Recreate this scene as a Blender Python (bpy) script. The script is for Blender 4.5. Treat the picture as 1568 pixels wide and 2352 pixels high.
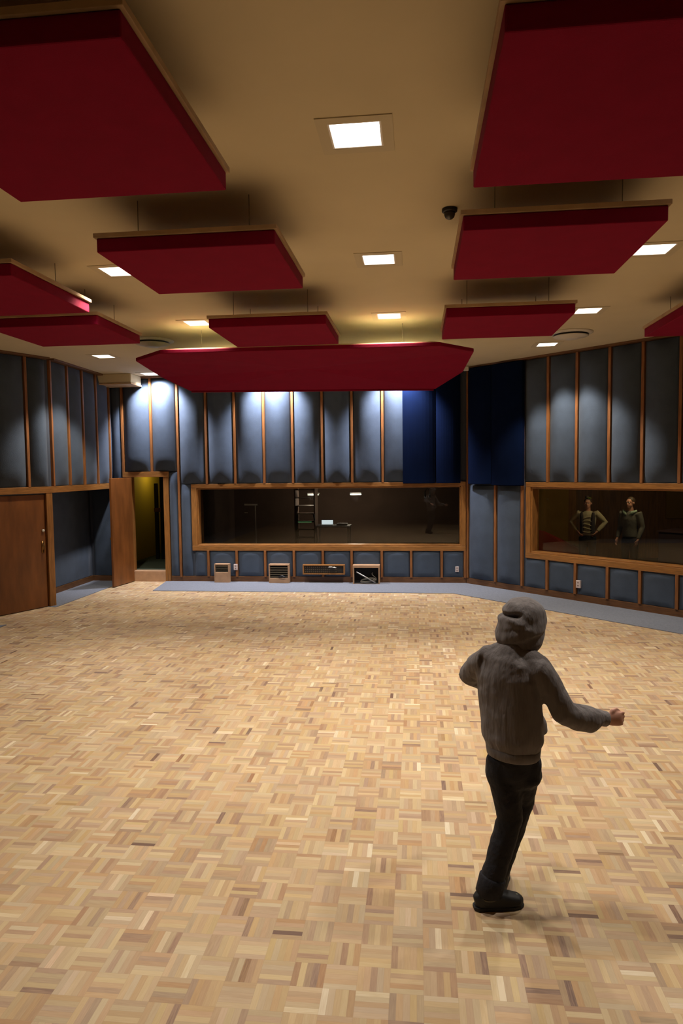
import bpy, bmesh, math, random
from mathutils import Vector, Matrix, noise

for o in list(bpy.data.objects):
    bpy.data.objects.remove(o)
C = bpy.context.scene.collection
SC = bpy.context.scene
random.seed(4)

# ------------------------------------------------------------------ camera, world, exposure
cam_d = bpy.data.cameras.new('camera')
cam_d.sensor_fit = 'HORIZONTAL'; cam_d.sensor_width = 24.0; cam_d.lens = 24.0
cam_d.clip_start = 0.05; cam_d.clip_end = 100
cam = bpy.data.objects.new('camera', cam_d); C.objects.link(cam)
cam.matrix_world = Matrix(((0.99392103, 0.00498835, 0.10998225, 0.0),
                           (0.10944208, 0.06389393, -0.9919375, 0.0),
                           (-0.01197533, 0.99794423, 0.06295959, 2.5),
                           (0, 0, 0, 1)))
SC.camera = cam
SC.view_settings.view_transform = 'Standard'
SC.view_settings.look = 'None'
SC.view_settings.gamma = 1
SC.view_settings.use_curve_mapping = False
SC.view_settings.exposure = -0.46
w = bpy.data.worlds.new('world'); SC.world = w; w.use_nodes = True
w.node_tree.nodes['Background'].inputs[0].default_value = (0.004, 0.004, 0.005, 1)
w.node_tree.nodes['Background'].inputs[1].default_value = 1.0

SPOT_W = 330.0            # every recessed ceiling lamp
SPOT_COL = (1.0, 0.91, 0.78)
WASH_W = 820.0
WASH_COL = (0.92, 0.92, 1.0)
ZC = 4.6                  # ceiling height
YB = 14.85                # back wall

# ------------------------------------------------------------------ materials
def newmat(name):
    m = bpy.data.materials.new(name); m.use_nodes = True
    nt = m.node_tree
    return m, nt, nt.nodes['Principled BSDF']

def simple(name, col, rough=0.6, metal=0.0, var=0.0, scale=6.0, bump=0.0, bscale=80.0, spec=0.5, stretch=(1, 1, 1), sheen=0.0):
    m, nt, b = newmat(name)
    b.inputs['Base Color'].default_value = (*col, 1)
    b.inputs['Roughness'].default_value = rough
    b.inputs['Metallic'].default_value = metal
    b.inputs['Specular IOR Level'].default_value = spec
    if sheen:
        b.inputs['Sheen Weight'].default_value = sheen
    tc = nt.nodes.new('ShaderNodeTexCoord')
    mp = nt.nodes.new('ShaderNodeMapping'); mp.inputs['Scale'].default_value = stretch
    nt.links.new(tc.outputs['Object'], mp.inputs['Vector'])
    if var > 0:
        n = nt.nodes.new('ShaderNodeTexNoise'); n.inputs['Scale'].default_value = scale
        n.inputs['Detail'].default_value = 5
        nt.links.new(mp.outputs[0], n.inputs['Vector'])
        r = nt.nodes.new('ShaderNodeValToRGB')
        lo = [c * (1 - var) for c in col]; hi = [min(1, c * (1 + var)) for c in col]
        r.color_ramp.elements[0].color = (*lo, 1); r.color_ramp.elements[0].position = 0.3
        r.color_ramp.elements[1].color = (*hi, 1); r.color_ramp.elements[1].position = 0.7
        nt.links.new(n.outputs['Fac'], r.inputs[0])
        nt.links.new(r.outputs[0], b.inputs['Base Color'])
    if bump > 0:
        n2 = nt.nodes.new('ShaderNodeTexNoise'); n2.inputs['Scale'].default_value = bscale
        n2.inputs['Detail'].default_value = 3
        nt.links.new(mp.outputs[0], n2.inputs['Vector'])
        bp = nt.nodes.new('ShaderNodeBump'); bp.inputs['Strength'].default_value = bump
        bp.inputs['Distance'].default_value = 0.02
        nt.links.new(n2.outputs['Fac'], bp.inputs['Height'])
        nt.links.new(bp.outputs[0], b.inputs['Normal'])
    return m

def emis(name, col, s):
    m, nt, b = newmat(name)
    b.inputs['Base Color'].default_value = (*col, 1)
    b.inputs['Emission Color'].default_value = (*col, 1)
    b.inputs['Emission Strength'].default_value = s
    return m

def parquet(name):
    m, nt, b = newmat(name)
    N = nt.nodes; L = nt.links
    def M(op, a, bb=None, c=None):
        n = N.new('ShaderNodeMath'); n.operation = op
        for i, v in enumerate((a, bb, c)):
            if v is None: continue
            if isinstance(v, (int, float)): n.inputs[i].default_value = v
            else: L.new(v, n.inputs[i])
        return n.outputs[0]
    tc = N.new('ShaderNodeTexCoord'); sp = N.new('ShaderNodeSeparateXYZ')
    L.new(tc.outputs['Object'], sp.inputs[0])
    s = 0.1615
    px = M('DIVIDE', M('SUBTRACT', sp.outputs[0], 0.02), s)
    py = M('DIVIDE', M('SUBTRACT', sp.outputs[1], 3.435), s)
    cx = M('FLOOR', px); cy = M('FLOOR', py)
    fx = M('SUBTRACT', px, cx); fy = M('SUBTRACT', py, cy)
    par = M('FLOORED_MODULO', M('ADD', cx, cy), 2.0)        # 1 -> slats run along x
    def mixv(f, a, bb):
        return M('ADD', M('MULTIPLY', a, M('SUBTRACT', 1.0, f)), M('MULTIPLY', bb, f))
    across = mixv(par, fx, fy); along = mixv(par, fy, fx)
    sl = M('MULTIPLY', across, 5.0); si = M('FLOOR', sl); sf = M('SUBTRACT', sl, si)
    cmb = N.new('ShaderNodeCombineXYZ')
    L.new(cx, cmb.inputs[0]); L.new(cy, cmb.inputs[1]); L.new(si, cmb.inputs[2])
    wn = N.new('ShaderNodeTexWhiteNoise'); wn.noise_dimensions = '3D'; L.new(cmb.outputs[0], wn.inputs['Vector'])
    cmb2 = N.new('ShaderNodeCombineXYZ'); L.new(cx, cmb2.inputs[0]); L.new(cy, cmb2.inputs[1])
    wn2 = N.new('ShaderNodeTexWhiteNoise'); wn2.noise_dimensions = '3D'; L.new(cmb2.outputs[0], wn2.inputs['Vector'])
    # grain
    g = N.new('ShaderNodeCombineXYZ')
    L.new(M('ADD', M('MULTIPLY', sl, 3.0), M('MULTIPLY', wn.outputs['Value'], 50.0)), g.inputs[0])
    L.new(M('MULTIPLY', along, 1.2), g.inputs[1]); L.new(M('MULTIPLY', wn2.outputs['Value'], 30.0), g.inputs[2])
    gn = N.new('ShaderNodeTexNoise'); gn.inputs['Scale'].default_value = 1.6; gn.inputs['Detail'].default_value = 4
    L.new(g.outputs[0], gn.inputs['Vector'])
    big = N.new('ShaderNodeTexNoise'); big.inputs['Scale'].default_value = 0.7; L.new(tc.outputs['Object'], big.inputs['Vector'])
    sc_ = N.new('ShaderNodeSeparateColor'); L.new(wn.outputs['Color'], sc_.inputs[0])
    rs = M('ADD', M('ADD', sc_.outputs[0], sc_.outputs[1]), sc_.outputs[2])
    odd = M('SUBTRACT', M('GREATER_THAN', wn.outputs['Value'], 0.975), M('LESS_THAN', wn.outputs['Value'], 0.015))
    t = M('ADD', M('ADD', 0.50, M('MULTIPLY', M('SUBTRACT', rs, 1.5), 0.26)), M('MULTIPLY', odd, 0.17))
    t = M('ADD', t, M('MULTIPLY', M('SUBTRACT', wn2.outputs['Value'], 0.5), 0.22))
    t = M('ADD', t, M('MULTIPLY', M('SUBTRACT', gn.outputs['Fac'], 0.5), 0.30))
    r = N.new('ShaderNodeValToRGB'); cr = r.color_ramp
    cols = [(0.02, (0.17, 0.095, 0.06)), (0.17, (0.345, 0.213, 0.115)), (0.38, (0.46, 0.312, 0.170)),
            (0.60, (0.535, 0.382, 0.222)), (0.80, (0.605, 0.455, 0.292)), (0.97, (0.72, 0.60, 0.44))]
    cr.elements[0].position = cols[0][0]; cr.elements[0].color = (*cols[0][1], 1)
    cr.elements[1].position = cols[-1][0]; cr.elements[1].color = (*cols[-1][1], 1)
    for p, c in cols[1:-1]:
        e = cr.elements.new(p); e.color = (*c, 1)
    L.new(t, r.inputs[0])
    # reddish slats now and then
    hs = N.new('ShaderNodeHueSaturation'); L.new(r.outputs[0], hs.inputs['Color'])
    sep = N.new('ShaderNodeSeparateColor'); L.new(wn.outputs['Color'], sep.inputs[0])
    L.new(M('ADD', 0.488, M('MULTIPLY', sep.outputs[1], 0.024)), hs.inputs['Hue'])
    L.new(M('ADD', 0.82, M('MULTIPLY', sep.outputs[2], 0.30)), hs.inputs['Saturation'])
    L.new(M('ADD', 0.93, M('MULTIPLY', big.outputs['Fac'], 0.14)), hs.inputs['Value'])
    # joints
    d1 = M('MINIMUM', sf, M('SUBTRACT', 1.0, sf)); d2 = M('MINIMUM', along, M('SUBTRACT', 1.0, along))
    j = M('MAXIMUM', M('LESS_THAN', d1, 0.02), M('LESS_THAN', d2, 0.006))
    mx = N.new('ShaderNodeMix'); mx.data_type = 'RGBA'
    L.new(M('MULTIPLY', j, 0.20), mx.inputs['Factor']); L.new(hs.outputs[0], mx.inputs['A'])
    mx.inputs['B'].default_value = (0.16, 0.09, 0.045, 1)
    L.new(mx.outputs['Result'], b.inputs['Base Color'])
    b.inputs['Roughness'].default_value = 0.5
    b.inputs['Specular IOR Level'].default_value = 0.3
    return m

def wood(name, col, rough=0.45, vert=True, var=0.3):
    return simple(name, col, rough, var=var, scale=7, stretch=(6, 6, 0.6) if vert else (0.7, 0.7, 8))

def glassmat(name, tint=0.8, rough=0.0):
    m, nt, b = newmat(name)
    nt.nodes.remove(b)
    out = [n for n in nt.nodes if n.type == 'OUTPUT_MATERIAL'][0]
    tr = nt.nodes.new('ShaderNodeBsdfTransparent'); tr.inputs[0].default_value = (tint, tint, tint * 0.97, 1)
    gl = nt.nodes.new('ShaderNodeBsdfGlossy'); gl.inputs['Roughness'].default_value = rough
    fr = nt.nodes.new('ShaderNodeFresnel'); fr.inputs[0].default_value = 1.5
    mx = nt.nodes.new('ShaderNodeMixShader')
    nt.links.new(fr.outputs[0], mx.inputs[0]); nt.links.new(tr.outputs[0], mx.inputs[1]); nt.links.new(gl.outputs[0], mx.inputs[2])
    nt.links.new(mx.outputs[0], out.inputs[0])
    return m

MT = dict(
    floor=parquet('oak_parquet'),
    ceil=simple('cream_ceiling', (0.60, 0.51, 0.33), 0.9, var=0.03, scale=2),
    wallback=simple('wall_backing', (0.05, 0.06, 0.085), 0.95),
    nearwall=simple('brown_wall', (0.10, 0.06, 0.035), 0.8, var=0.2, scale=2),
    fabric=simple('blue_grey_fabric', (0.047, 0.066, 0.100), 0.95, var=0.16, scale=3.2, bump=0.25, bscale=160, sheen=0.05),
    navy=simple('navy_fabric', (0.0009, 0.0045, 0.022), 1.0, var=0.1, scale=3, bump=0.2, bscale=160, spec=0.08),
    batten=wood('orange_pine_batten', (0.23, 0.085, 0.022), 0.5),
    trim=wood('stained_fir_trim', (0.27, 0.115, 0.028), 0.4, vert=False),
    jamb=wood('stained_fir_jamb', (0.27, 0.115, 0.028), 0.4),
    base=wood('dark_baseboard', (0.13, 0.055, 0.018), 0.45, vert=False),
    door=simple('door_veneer', (0.17, 0.058, 0.013), 0.4, var=0.25, scale=2.5, stretch=(3, 3, 0.7)),
    boxply=simple('pale_plywood', (0.42, 0.25, 0.14), 0.6, var=0.12, scale=8),
    carpet=simple('blue_grey_carpet', (0.21, 0.225, 0.27), 1.0, var=0.12, scale=40, bump=0.5, bscale=300),
    red=simple('crimson_fabric', (0.20, 0.0004, 0.022), 0.95, var=0.06, scale=5, bump=0.15, bscale=200, spec=0.2),
    rim=simple('raw_wood_rim', (0.42, 0.27, 0.14), 0.7, var=0.15, scale=6),
    wire=simple('steel_wire', (0.16, 0.13, 0.09), 0.5, metal=0.5),
    lamp=emis('lamp_face', (1.0, 0.95, 0.88), 9.0),
    washlamp=emis('wash_lamp_face', (0.95, 0.96, 1.0), 9.0),
    reflector=simple('lamp_reflector', (0.85, 0.80, 0.74), 0.3),
    lframe=simple('lamp_trim', (0.54, 0.46, 0.30), 0.7),
    bounceboard=simple('pale_bounce_board', (0.62, 0.56, 0.30), 0.8),  # yellowish so that light bounced off it tints the ceiling
    white=simple('ivory_plastic', (0.60, 0.56, 0.48), 0.5),
    pinkpl=simple('outlet_plastic', (0.62, 0.52, 0.50), 0.45),
    black=simple('black_plastic', (0.012, 0.012, 0.014), 0.5),
    dark=simple('dark_void', (0.010, 0.010, 0.012), 0.9),
    metal=simple('brushed_metal', (0.45, 0.43, 0.38), 0.35, metal=0.9),
    brass=simple('aged_brass', (0.30, 0.16, 0.05), 0.35, metal=0.8),
    glass=glassmat('window_glass', 0.80),
    hoodie=simple('charcoal_jersey', (0.150, 0.134, 0.137), 0.95, var=0.10, scale=10, bump=0.7, bscale=9, sheen=0.08, stretch=(2.6, 2.6, 0.5)),
    jeans=simple('black_denim', (0.006, 0.006, 0.012), 0.85, var=0.2, scale=12, bump=0.4, bscale=25),
    shoe=simple('black_sneaker', (0.008, 0.008, 0.010), 0.6),
    sole=simple('sneaker_sole', (0.012, 0.012, 0.014), 0.7),
    skin=simple('skin', (0.52, 0.27, 0.20), 0.55, var=0.06, scale=20),
    hair=simple('brown_hair', (0.05, 0.03, 0.015), 0.6, var=0.3, scale=30),
    eye=simple('eye_white', (0.6, 0.58, 0.55), 0.3),
    shirtw=simple('cream_shirt', (0.42, 0.38, 0.26), 0.9, bump=0.4, bscale=20),
    vest=simple('dark_vest', (0.03, 0.025, 0.03), 0.9),
    sweater=simple('grey_sweater', (0.14, 0.14, 0.125), 0.9, bump=0.4, bscale=20),
    collar=simple('mint_shirt', (0.30, 0.42, 0.34), 0.9),
    boothwall=simple('booth_brown_wall', (0.10, 0.062, 0.042), 0.9, var=0.15, scale=2),
    panelw=simple('booth_wood_panelling', (0.20, 0.09, 0.03), 0.6, var=0.3, scale=4, stretch=(5, 5, 0.5)),
    mustard=simple('mustard_fabric', (0.30, 0.20, 0.045), 0.9, var=0.1, scale=3),
    hallwall=simple('hall_yellow_wall', (0.50, 0.36, 0.03), 0.8),
    hallcarpet=simple('dark_green_carpet', (0.045, 0.06, 0.035), 1.0, bump=0.5, bscale=200),
    boothcarpet=simple('booth_grey_carpet', (0.03, 0.03, 0.026), 1.0),
    redsofa=simple('red_upholstery', (0.34, 0.02, 0.02), 0.85),
    screen=emis('glowing_screen', (0.80, 0.92, 1.0), 1.6),
    paper=simple('paper', (0.75, 0.78, 0.78), 0.8),
    led=emis('green_led', (0.3, 0.9, 0.35), 1.2),
    lampw=emis('booth_lamp_face', (0.75, 0.9, 0.85), 1.6),
    cable=simple('cable_rubber', (0.20, 0.18, 0.15), 0.5),
)

# ------------------------------------------------------------------ mesh helpers
def bx(bm, x0, x1, y0, y1, z0, z1, mat=None, mi=0):
    v = [Vector(p) for p in ((x0, y0, z0), (x1, y0, z0), (x1, y1, z0), (x0, y1, z0),
                             (x0, y0, z1), (x1, y0, z1), (x1, y1, z1), (x0, y1, z1))]
    if mat is not None: v = [mat @ p for p in v]
    vs = [bm.verts.new(p) for p in v]
    for f in ((3, 2, 1, 0), (4, 5, 6, 7), (0, 1, 5, 4), (1, 2, 6, 5), (2, 3, 7, 6), (3, 0, 4, 7)):
        bm.faces.new([vs[i] for i in f]).material_index = mi
    return vs

def prism(bm, poly, z0, z1):
    lo = [bm.verts.new((p[0], p[1], z0)) for p in poly]; hi = [bm.verts.new((p[0], p[1], z1)) for p in poly]
    bm.faces.new(hi); bm.faces.new(list(reversed(lo)))
    n = len(poly)
    for i in range(n):
        bm.faces.new((lo[i], lo[(i + 1) % n], hi[(i + 1) % n], hi[i]))

def loft(bm, pts, rad, side=(1, 0, 0), n=16, mi=0, power=2.0):
    """closed tapering tube; rad = (along side, across side) per section"""
    pts = [Vector(p) for p in pts]; side = Vector(side)
    rings = []
    for i, p in enumerate(pts):
        a = pts[max(0, i - 1)]; b = pts[min(len(pts) - 1, i + 1)]
        t = (b - a).normalized()
        s = side - t * side.dot(t)
        if s.length < 1e-4: s = Vector((0, 1, 0)) - t * t.y
        s.normalize(); u = t.cross(s)
        r = rad[i]; ra, rb = (r, r) if isinstance(r, (int, float)) else r
        ring = []
        for k in range(n):
            th = 2 * math.pi * k / n
            c, q = math.cos(th), math.sin(th)
            if power != 2.0:
                c = math.copysign(abs(c) ** (2 / power), c); q = math.copysign(abs(q) ** (2 / power), q)
            ring.append(bm.verts.new(p + s * (ra * c) + u * (rb * q)))
        rings.append(ring)
    for i in range(len(rings) - 1):
        for k in range(n):
            bm.faces.new((rings[i][k], rings[i][(k + 1) % n], rings[i + 1][(k + 1) % n], rings[i + 1][k])).material_index = mi
    for ring, sgn in ((rings[0], -1), (rings[-1], 1)):
        c = bm.verts.new(sum((v.co for v in ring), Vector()) / n)
        for k in range(n):
            f = (ring[k], ring[(k + 1) % n], c) if sgn > 0 else (ring[(k + 1) % n], ring[k], c)
            bm.faces.new(f).material_index = mi

def ball(bm, c, r, seg=16, rot=None):
    r = (r, r, r) if isinstance(r, (int, float)) else r
    m = Matrix.Translation(c) @ (rot or Matrix.Identity(4)) @ Matrix.Diagonal((*r, 1))
    bmesh.ops.create_uvsphere(bm, u_segments=seg, v_segments=max(6, seg // 2), radius=1, matrix=m)

def lathe(bm, prof, c=(0, 0, 0), n=32):
    rings = []
    for r, z in prof:
        rings.append([bm.verts.new((c[0] + r * math.cos(2 * math.pi * k / n), c[1] + r * math.sin(2 * math.pi * k / n), c[2] + z)) for k in range(n)])
    for i in range(len(rings) - 1):
        for k in range(n):
            bm.faces.new((rings[i][k], rings[i][(k + 1) % n], rings[i + 1][(k + 1) % n], rings[i + 1][k]))
    bm.faces.new(rings[0]); bm.faces.new(rings[-1])

def finish(name, bm, mats, parent=None, smooth=False, bevel=0.0, loc=None):
    bmesh.ops.recalc_face_normals(bm, faces=bm.faces)
    me = bpy.data.meshes.new(name)
    if loc is not None:
        bmesh.ops.translate(bm, verts=bm.verts, vec=-Vector(loc))
    bm.to_mesh(me); bm.free()
    for m in (mats if isinstance(mats, (list, tuple)) else [mats]): me.materials.append(m)
    if smooth:
        for p in me.polygons: p.use_smooth = True
    o = bpy.data.objects.new(name, me); C.objects.link(o)
    if loc is not None: o.location = loc
    if parent is not None: o.parent = parent
    if bevel:
        md = o.modifiers.new('bevel', 'BEVEL'); md.width = bevel; md.segments = 2; md.limit_method = 'ANGLE'
    return o

def NB(): return bmesh.new()

def tag(o, label, cat, group=None, kind=None):
    o['label'] = label; o['category'] = cat
    if group: o['group'] = group
    if kind: o['kind'] = kind
    return o

def struct(o, label=None):
    o['kind'] = 'structure'
    if label: o['label'] = label
    return o

def thing(name, label, cat, loc, group=None):
    o = bpy.data.objects.new(name, None); C.objects.link(o); o.location = loc; o.empty_display_size = 0.1
    return tag(o, label, cat, group)

def wall_frame(A, B):
    """matrix: local x along the wall, local y INTO the room, z up"""
    d = (Vector((B[0], B[1], 0)) - Vector((A[0], A[1], 0))); L = d.length; d.normalize()
    n = Vector((d.y, -d.x, 0))
    return Matrix(((d.x, n.x, 0, A[0]), (d.y, n.y, 0, A[1]), (0, 0, 1, 0), (0, 0, 0, 1))), L

def wall(name, A, B, z0, z1, holes=(), th=0.12, mat=None):
    M, L = wall_frame(A, B)
    xs = sorted({0, L, *[h[0] for h in holes], *[h[1] for h in holes]})
    zs = sorted({z0, z1, *[h[2] for h in holes], *[h[3] for h in holes]})
    bm = NB()
    for i in range(len(xs) - 1):
        for j in range(len(zs) - 1):
            cx, cz = (xs[i] + xs[i + 1]) / 2, (zs[j] + zs[j + 1]) / 2
            if any(h[0] < cx < h[1] and h[2] < cz < h[3] for h in holes): continue
            bx(bm, xs[i], xs[i + 1], -th, 0, zs[j], zs[j + 1], M)
    bmesh.ops.remove_doubles(bm, verts=bm.verts, dist=1e-5)
    return struct(finish(name, bm, mat or MT['wallback']))

def box_on(name, M, s0, s1, n0, n1, z0, z1, mat, parent=None, bevel=0.004):
    bm = NB(); bx(bm, s0, s1, n0, n1, z0, z1, M)
    return finish(name, bm, mat, parent, bevel=bevel)

NUM = ['', 'first', 'second', 'third', 'fourth', 'fifth', 'sixth', 'seventh', 'eighth', 'ninth', 'tenth', 'eleventh', 'twelfth']

def pillow(M, s0, s1, z0, z1, bulge=0.125, base=0.015, mat=None, label='', group=None, fall=0.30, name='wall_panel', seed=0):
    """stretched-fabric wall panel that bows out into the room"""
    nu, nv = 14, 26
    g = 0.006
    s0 += g; s1 -= g
    H = z1 - z0
    bm = NB(); grid = []
    zz = []
    for j in range(nv + 1):
        t = j / nv
        t = 0.5 - 0.5 * math.cos(math.pi * t)
        zz.append(z0 + H * t)
    fl = min(fall, H * 0.35)
    for j, z in enumerate(zz):
        row = []
        e = min(z - z0, z1 - z)
        ev = 1.0 if e >= fl else math.sin(math.pi / 2 * e / fl)
        for i in range(nu + 1):
            u = -1 + 2 * i / nu
            ub = max(0.0, 1 - abs(u) ** 2.1)
            k = noise.noise(Vector((u * 1.2 + seed * 7.3, z * 1.1, seed))) * 0.008
            n = base + bulge * ub * (0.12 + 0.88 * ev) + k * ub
            row.append(bm.verts.new(M @ Vector(((s0 + s1) / 2 + u * (s1 - s0) / 2, n, z))))
        grid.append(row)
    for j in range(nv):
        for i in range(nu):
            bm.faces.new((grid[j][i], grid[j][i + 1], grid[j + 1][i + 1], grid[j + 1][i]))
    # sides and back
    edge = [grid[0][i] for i in range(nu + 1)] + [grid[j][nu] for j in range(1, nv + 1)] + \
           [grid[nv][i] for i in range(nu - 1, -1, -1)] + [grid[j][0] for j in range(nv - 1, 0, -1)]
    Mi = M.inverted()
    back = []
    for v in edge:
        l = Mi @ v.co; l.y = 0.0
        back.append(bm.verts.new(M @ l))
    m = len(edge)
    for i in range(m):
        bm.faces.new((edge[i], back[i], back[(i + 1) % m], edge[(i + 1) % m]))
    bm.faces.new(back)
    c = M @ Vector(((s0 + s1) / 2, 0, z0))
    o = finish(name, bm, mat or MT['fabric'], smooth=True, loc=c)
    return tag(o, label, 'wall panel', group)

trim_n = [0]
def trim(M, s0, s1, n0, n1, z0, z1, mat=None, bevel=0.004):
    trim_n[0] += 1
    o = box_on('trim_%d' % trim_n[0], M, s0, s1, n0, n1, z0, z1, mat or MT['batten'], bevel=bevel)
    return struct(o)

# ================================================================== STRUCTURE
# floor ------------------------------------------------------------
bm = NB(); bx(bm, -8.0, 6.0, -3.2, 15.0, -0.1, 0.0); struct(finish('floor', bm, MT['floor']), 'oak mosaic parquet floor')

# ceiling with square holes for the recessed lamps ----------------
LX = (-5.70, -3.10, -0.37, 2.31)
LY = (-0.75, 1.85, 4.43, 7.02, 9.60, 12.15, 14.40)
lamps = [(-0.37, 4.43), (-0.37, 7.02), (-0.37, 9.60), (-3.10, 7.02), (-3.10, 9.60), (2.31, 7.10), (2.31, 9.72), (2.24, 12.25),
         (-5.66, 12.05), (-3.10, 12.15), (-0.37, 12.15), (-3.10, 4.43), (2.31, 4.43)]
wash = [(-5.72, 14.36), (-3.10, 14.36), (-0.37, 14.36)]
HL = 0.165
holes = [(x - HL, x + HL, y - HL, y + HL) for x, y in lamps + wash]
xs = sorted({-8.0, 6.0, *[h[0] for h in holes], *[h[1] for h in holes]})
ys = sorted({-3.2, 15.0, *[h[2] for h in holes], *[h[3] for h in holes]})
bm = NB()
for i in range(len(xs) - 1):
    for j in range(len(ys) - 1):
        cx, cy = (xs[i] + xs[i + 1]) / 2, (ys[j] + ys[j + 1]) / 2
        if any(h[0] < cx < h[1] and h[2] < cy < h[3] for h in holes): continue
        bx(bm, xs[i], xs[i + 1], ys[j], ys[j + 1], ZC, ZC + 0.02)
bmesh.ops.remove_doubles(bm, verts=bm.verts, dist=1e-5)
inner = [f for f in bm.faces if all(len(e.link_faces) > 2 for e in f.edges)]
struct(finish('ceiling', bm, MT['ceil']), 'cream plaster ceiling')

# walls ------------------------------------------------------------
XL = -7.42
back_A, back_B = (XL, YB), (1.05, YB)
MBk, LBk = wall_frame(back_A, back_B)
def sb(x): return x - XL                     # x -> s on the back wall
W1 = (-4.90, 1.0, 0.80, 2.12)                # opening of the long window
D1 = (-6.44, -5.64, 0.0, 2.37)
wall('wall_back', back_A, back_B, 0, ZC, [(sb(W1[0]), sb(W1[1]), W1[2], W1[3]), (sb(D1[0]), sb(D1[1]), 0, D1[3])])
ang_A, ang_B = (1.05, YB), (5.40, YB - 4.35)
MA, LA = wall_frame(ang_A, ang_B)
W2 = (1.66, 5.75, 0.80, 2.12)
wall('wall_angled', ang_A, ang_B, 0, ZC, [W2])
wall('wall_right', ang_B, (5.40, -3.0), 0, ZC)
wall('wall_near', (5.40, -3.0), (-7.95, -3.0), 0, ZC, mat=MT['nearwall'])
# left side: upper wall, door wall, alcove
K = (-6.78, 12.05); CL = (-6.86, YB); dd = Vector((-0.42, -0.907)).normalized()
J = (K[0] + dd.x * 2.2, K[1] + dd.y * 2.2)
wall('wall_left', (-7.95, -3.0), (-7.95, J[1]), 0, ZC)
wall('wall_return', (-7.95, J[1]), J, 0, ZC)
MD, LD = wall_frame(J, K)
wall('wall_door', J, K, 0, ZC, [(LD - 1.17, LD - 0.13, 0, 2.10)])
MU, LU = wall_frame(K, CL)
wall('wall_upper_left', K, CL, 2.13, ZC, th=0.5)
wall('wall_alcove', (XL, K[1] - 0.05), (XL, YB), 0, 2.2)
wall('wall_alcove_end', (XL, K[1] - 0.05), (K[0] - 0.02, K[1] - 0.05), 0, 2.13)

# wood trims -------------------------------------------------------
# back wall window: frame face, deep jambs, glass
def window(num, M, s0, s1, z0, z1, fl, fr, fb, ft, label):
    """s0..s1 outer edge of the face frame; opening inset by fl/fr/fb/ft"""
    e = bpy.data.objects.new('window_%d' % num, None); C.objects.link(e); struct(e, label)
    e.location = M @ Vector(((s0 + s1) / 2, 0, z0)); inv = Matrix.Translation(e.location).inverted()
    Ml = inv @ M
    p = 0.05
    def part(nm, *a, mat=MT['trim'], bevel=0.005):
        return box_on(nm, Ml, *a, mat, e, bevel)
    part('frame_rail', s0, s1, -0.02, p, z1 - ft, z1)
    part('frame_rail', s0, s1, -0.02, p, z0, z0 + fb)
    part('frame_stile', s0, s0 + fl, -0.02, p - 0.002, z0 + fb, z1 - ft, mat=MT['jamb'])
    part('frame_stile', s1 - fr, s1, -0.02, p - 0.002, z0 + fb, z1 - ft, mat=MT['jamb'])
    # reveal boards, slightly raised ledge inside the face frame
    t = 0.03
    part('inner_jamb', s0 + fl - 0.002, s0 + fl + t, -0.20, 0.02, z0 + fb, z1 - ft, mat=MT['jamb'])
    part('inner_jamb', s1 - fr - t, s1 - fr + 0.002, -0.20, 0.02, z0 + fb, z1 - ft, mat=MT['jamb'])
    part('window_sill', s0 + fl, s1 - fr, -0.20, 0.03, z0 + fb - 0.002, z0 + fb + t)
    part('head_board', s0 + fl, s1 - fr, -0.20, 0.02, z1 - ft - t, z1 - ft + 0.002)
    part('glass_pane', s0 + fl + t, s1 - fr - t, -0.165, -0.155, z0 + fb + t, z1 - ft - t, mat=MT['glass'], bevel=0)
    return e

window(1, MBk, sb(-5.02), sb(1.04), 0.705, 2.20, 0.12, 0.10, 0.11, 0.09, 'long control room window in a wooden frame')
window(2, MA, 1.56, 5.9, 0.705, 2.20, 0.11, 0.11, 0.11, 0.10, 'booth window in a wooden frame on the angled wall')

# battens on the back wall
bat_up = [-5.914, -4.648, -4.003, -3.345, -2.703, -2.047, -1.398, -0.736, -0.09, 0.43]
BW, BD = 0.026, 0.055
trim(MBk, sb(-6.577) - BW, sb(-6.577) + BW, 0, BD, 2.49, ZC)
for x in bat_up:
    lo = 2.49 if x == -5.914 else 2.20
    trim(MBk, sb(x) - BW, sb(x) + BW, 0, BD, lo, ZC)
trim(MBk, sb(-5.298) - BW, sb(-5.298) + BW, 0, BD, 0.10, ZC)
bat_lo = [-4.661, -4.008, -3.362, -2.712, -2.067, -1.43, -0.769, -0.133, 0.524]
for x in bat_lo:
    trim(MBk, sb(x) - BW, sb(x) + BW, 0, BD, 0.12, 0.705)
trim(MBk, sb(1.02) - BW, sb(1.02) + BW, 0, BD, 0.12, 0.705)
# baseboards
def baseboard(side, M, s0, s1, z1=0.13):
    o = box_on('baseboard_' + side, M, s0, s1, 0, 0.03, 0, z1, MT['base']); struct(o)
baseboard('back', MBk, sb(-5.53), sb(1.05) - 0.0)
baseboard('angled', MA, 0.03, LA)
MAl, LAl = wall_frame((XL, K[1] - 0.05), (XL, YB))
baseboard('alcove', MAl, 0.1, LAl - 0.02)
baseboard('alcove_back', MBk, 0.03, sb(-6.56))
# battens on the angled wall
bat_ang = [2.05, 2.66, 3.30, 3.90, 4.53, 5.18, 5.80]
for s in bat_ang: trim(MA, s - BW, s + BW, 0, BD, 2.20, ZC)
for s in bat_ang: trim(MA, s - BW, s + BW, 0, BD, 0.13, 0.705)
for s in (0.81, 1.47): trim(MA, s - BW, s + BW, 0, BD, 0.13, ZC)
trim(MA, 0.05, 0.09, 0, BD, 0.13, ZC)
# crown strips at the wall heads
for M_, a, b in ((MBk, sb(-6.8), sb(1.0)), (MA, 0.05, LA - 0.05), (MU, 0.02, LU - 0.05), (MD, 0.05, LD - 0.02)):
    trim(M_, a, b, 0.0, 0.15, ZC - 0.035, ZC - 0.001, MT['base'])
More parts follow.
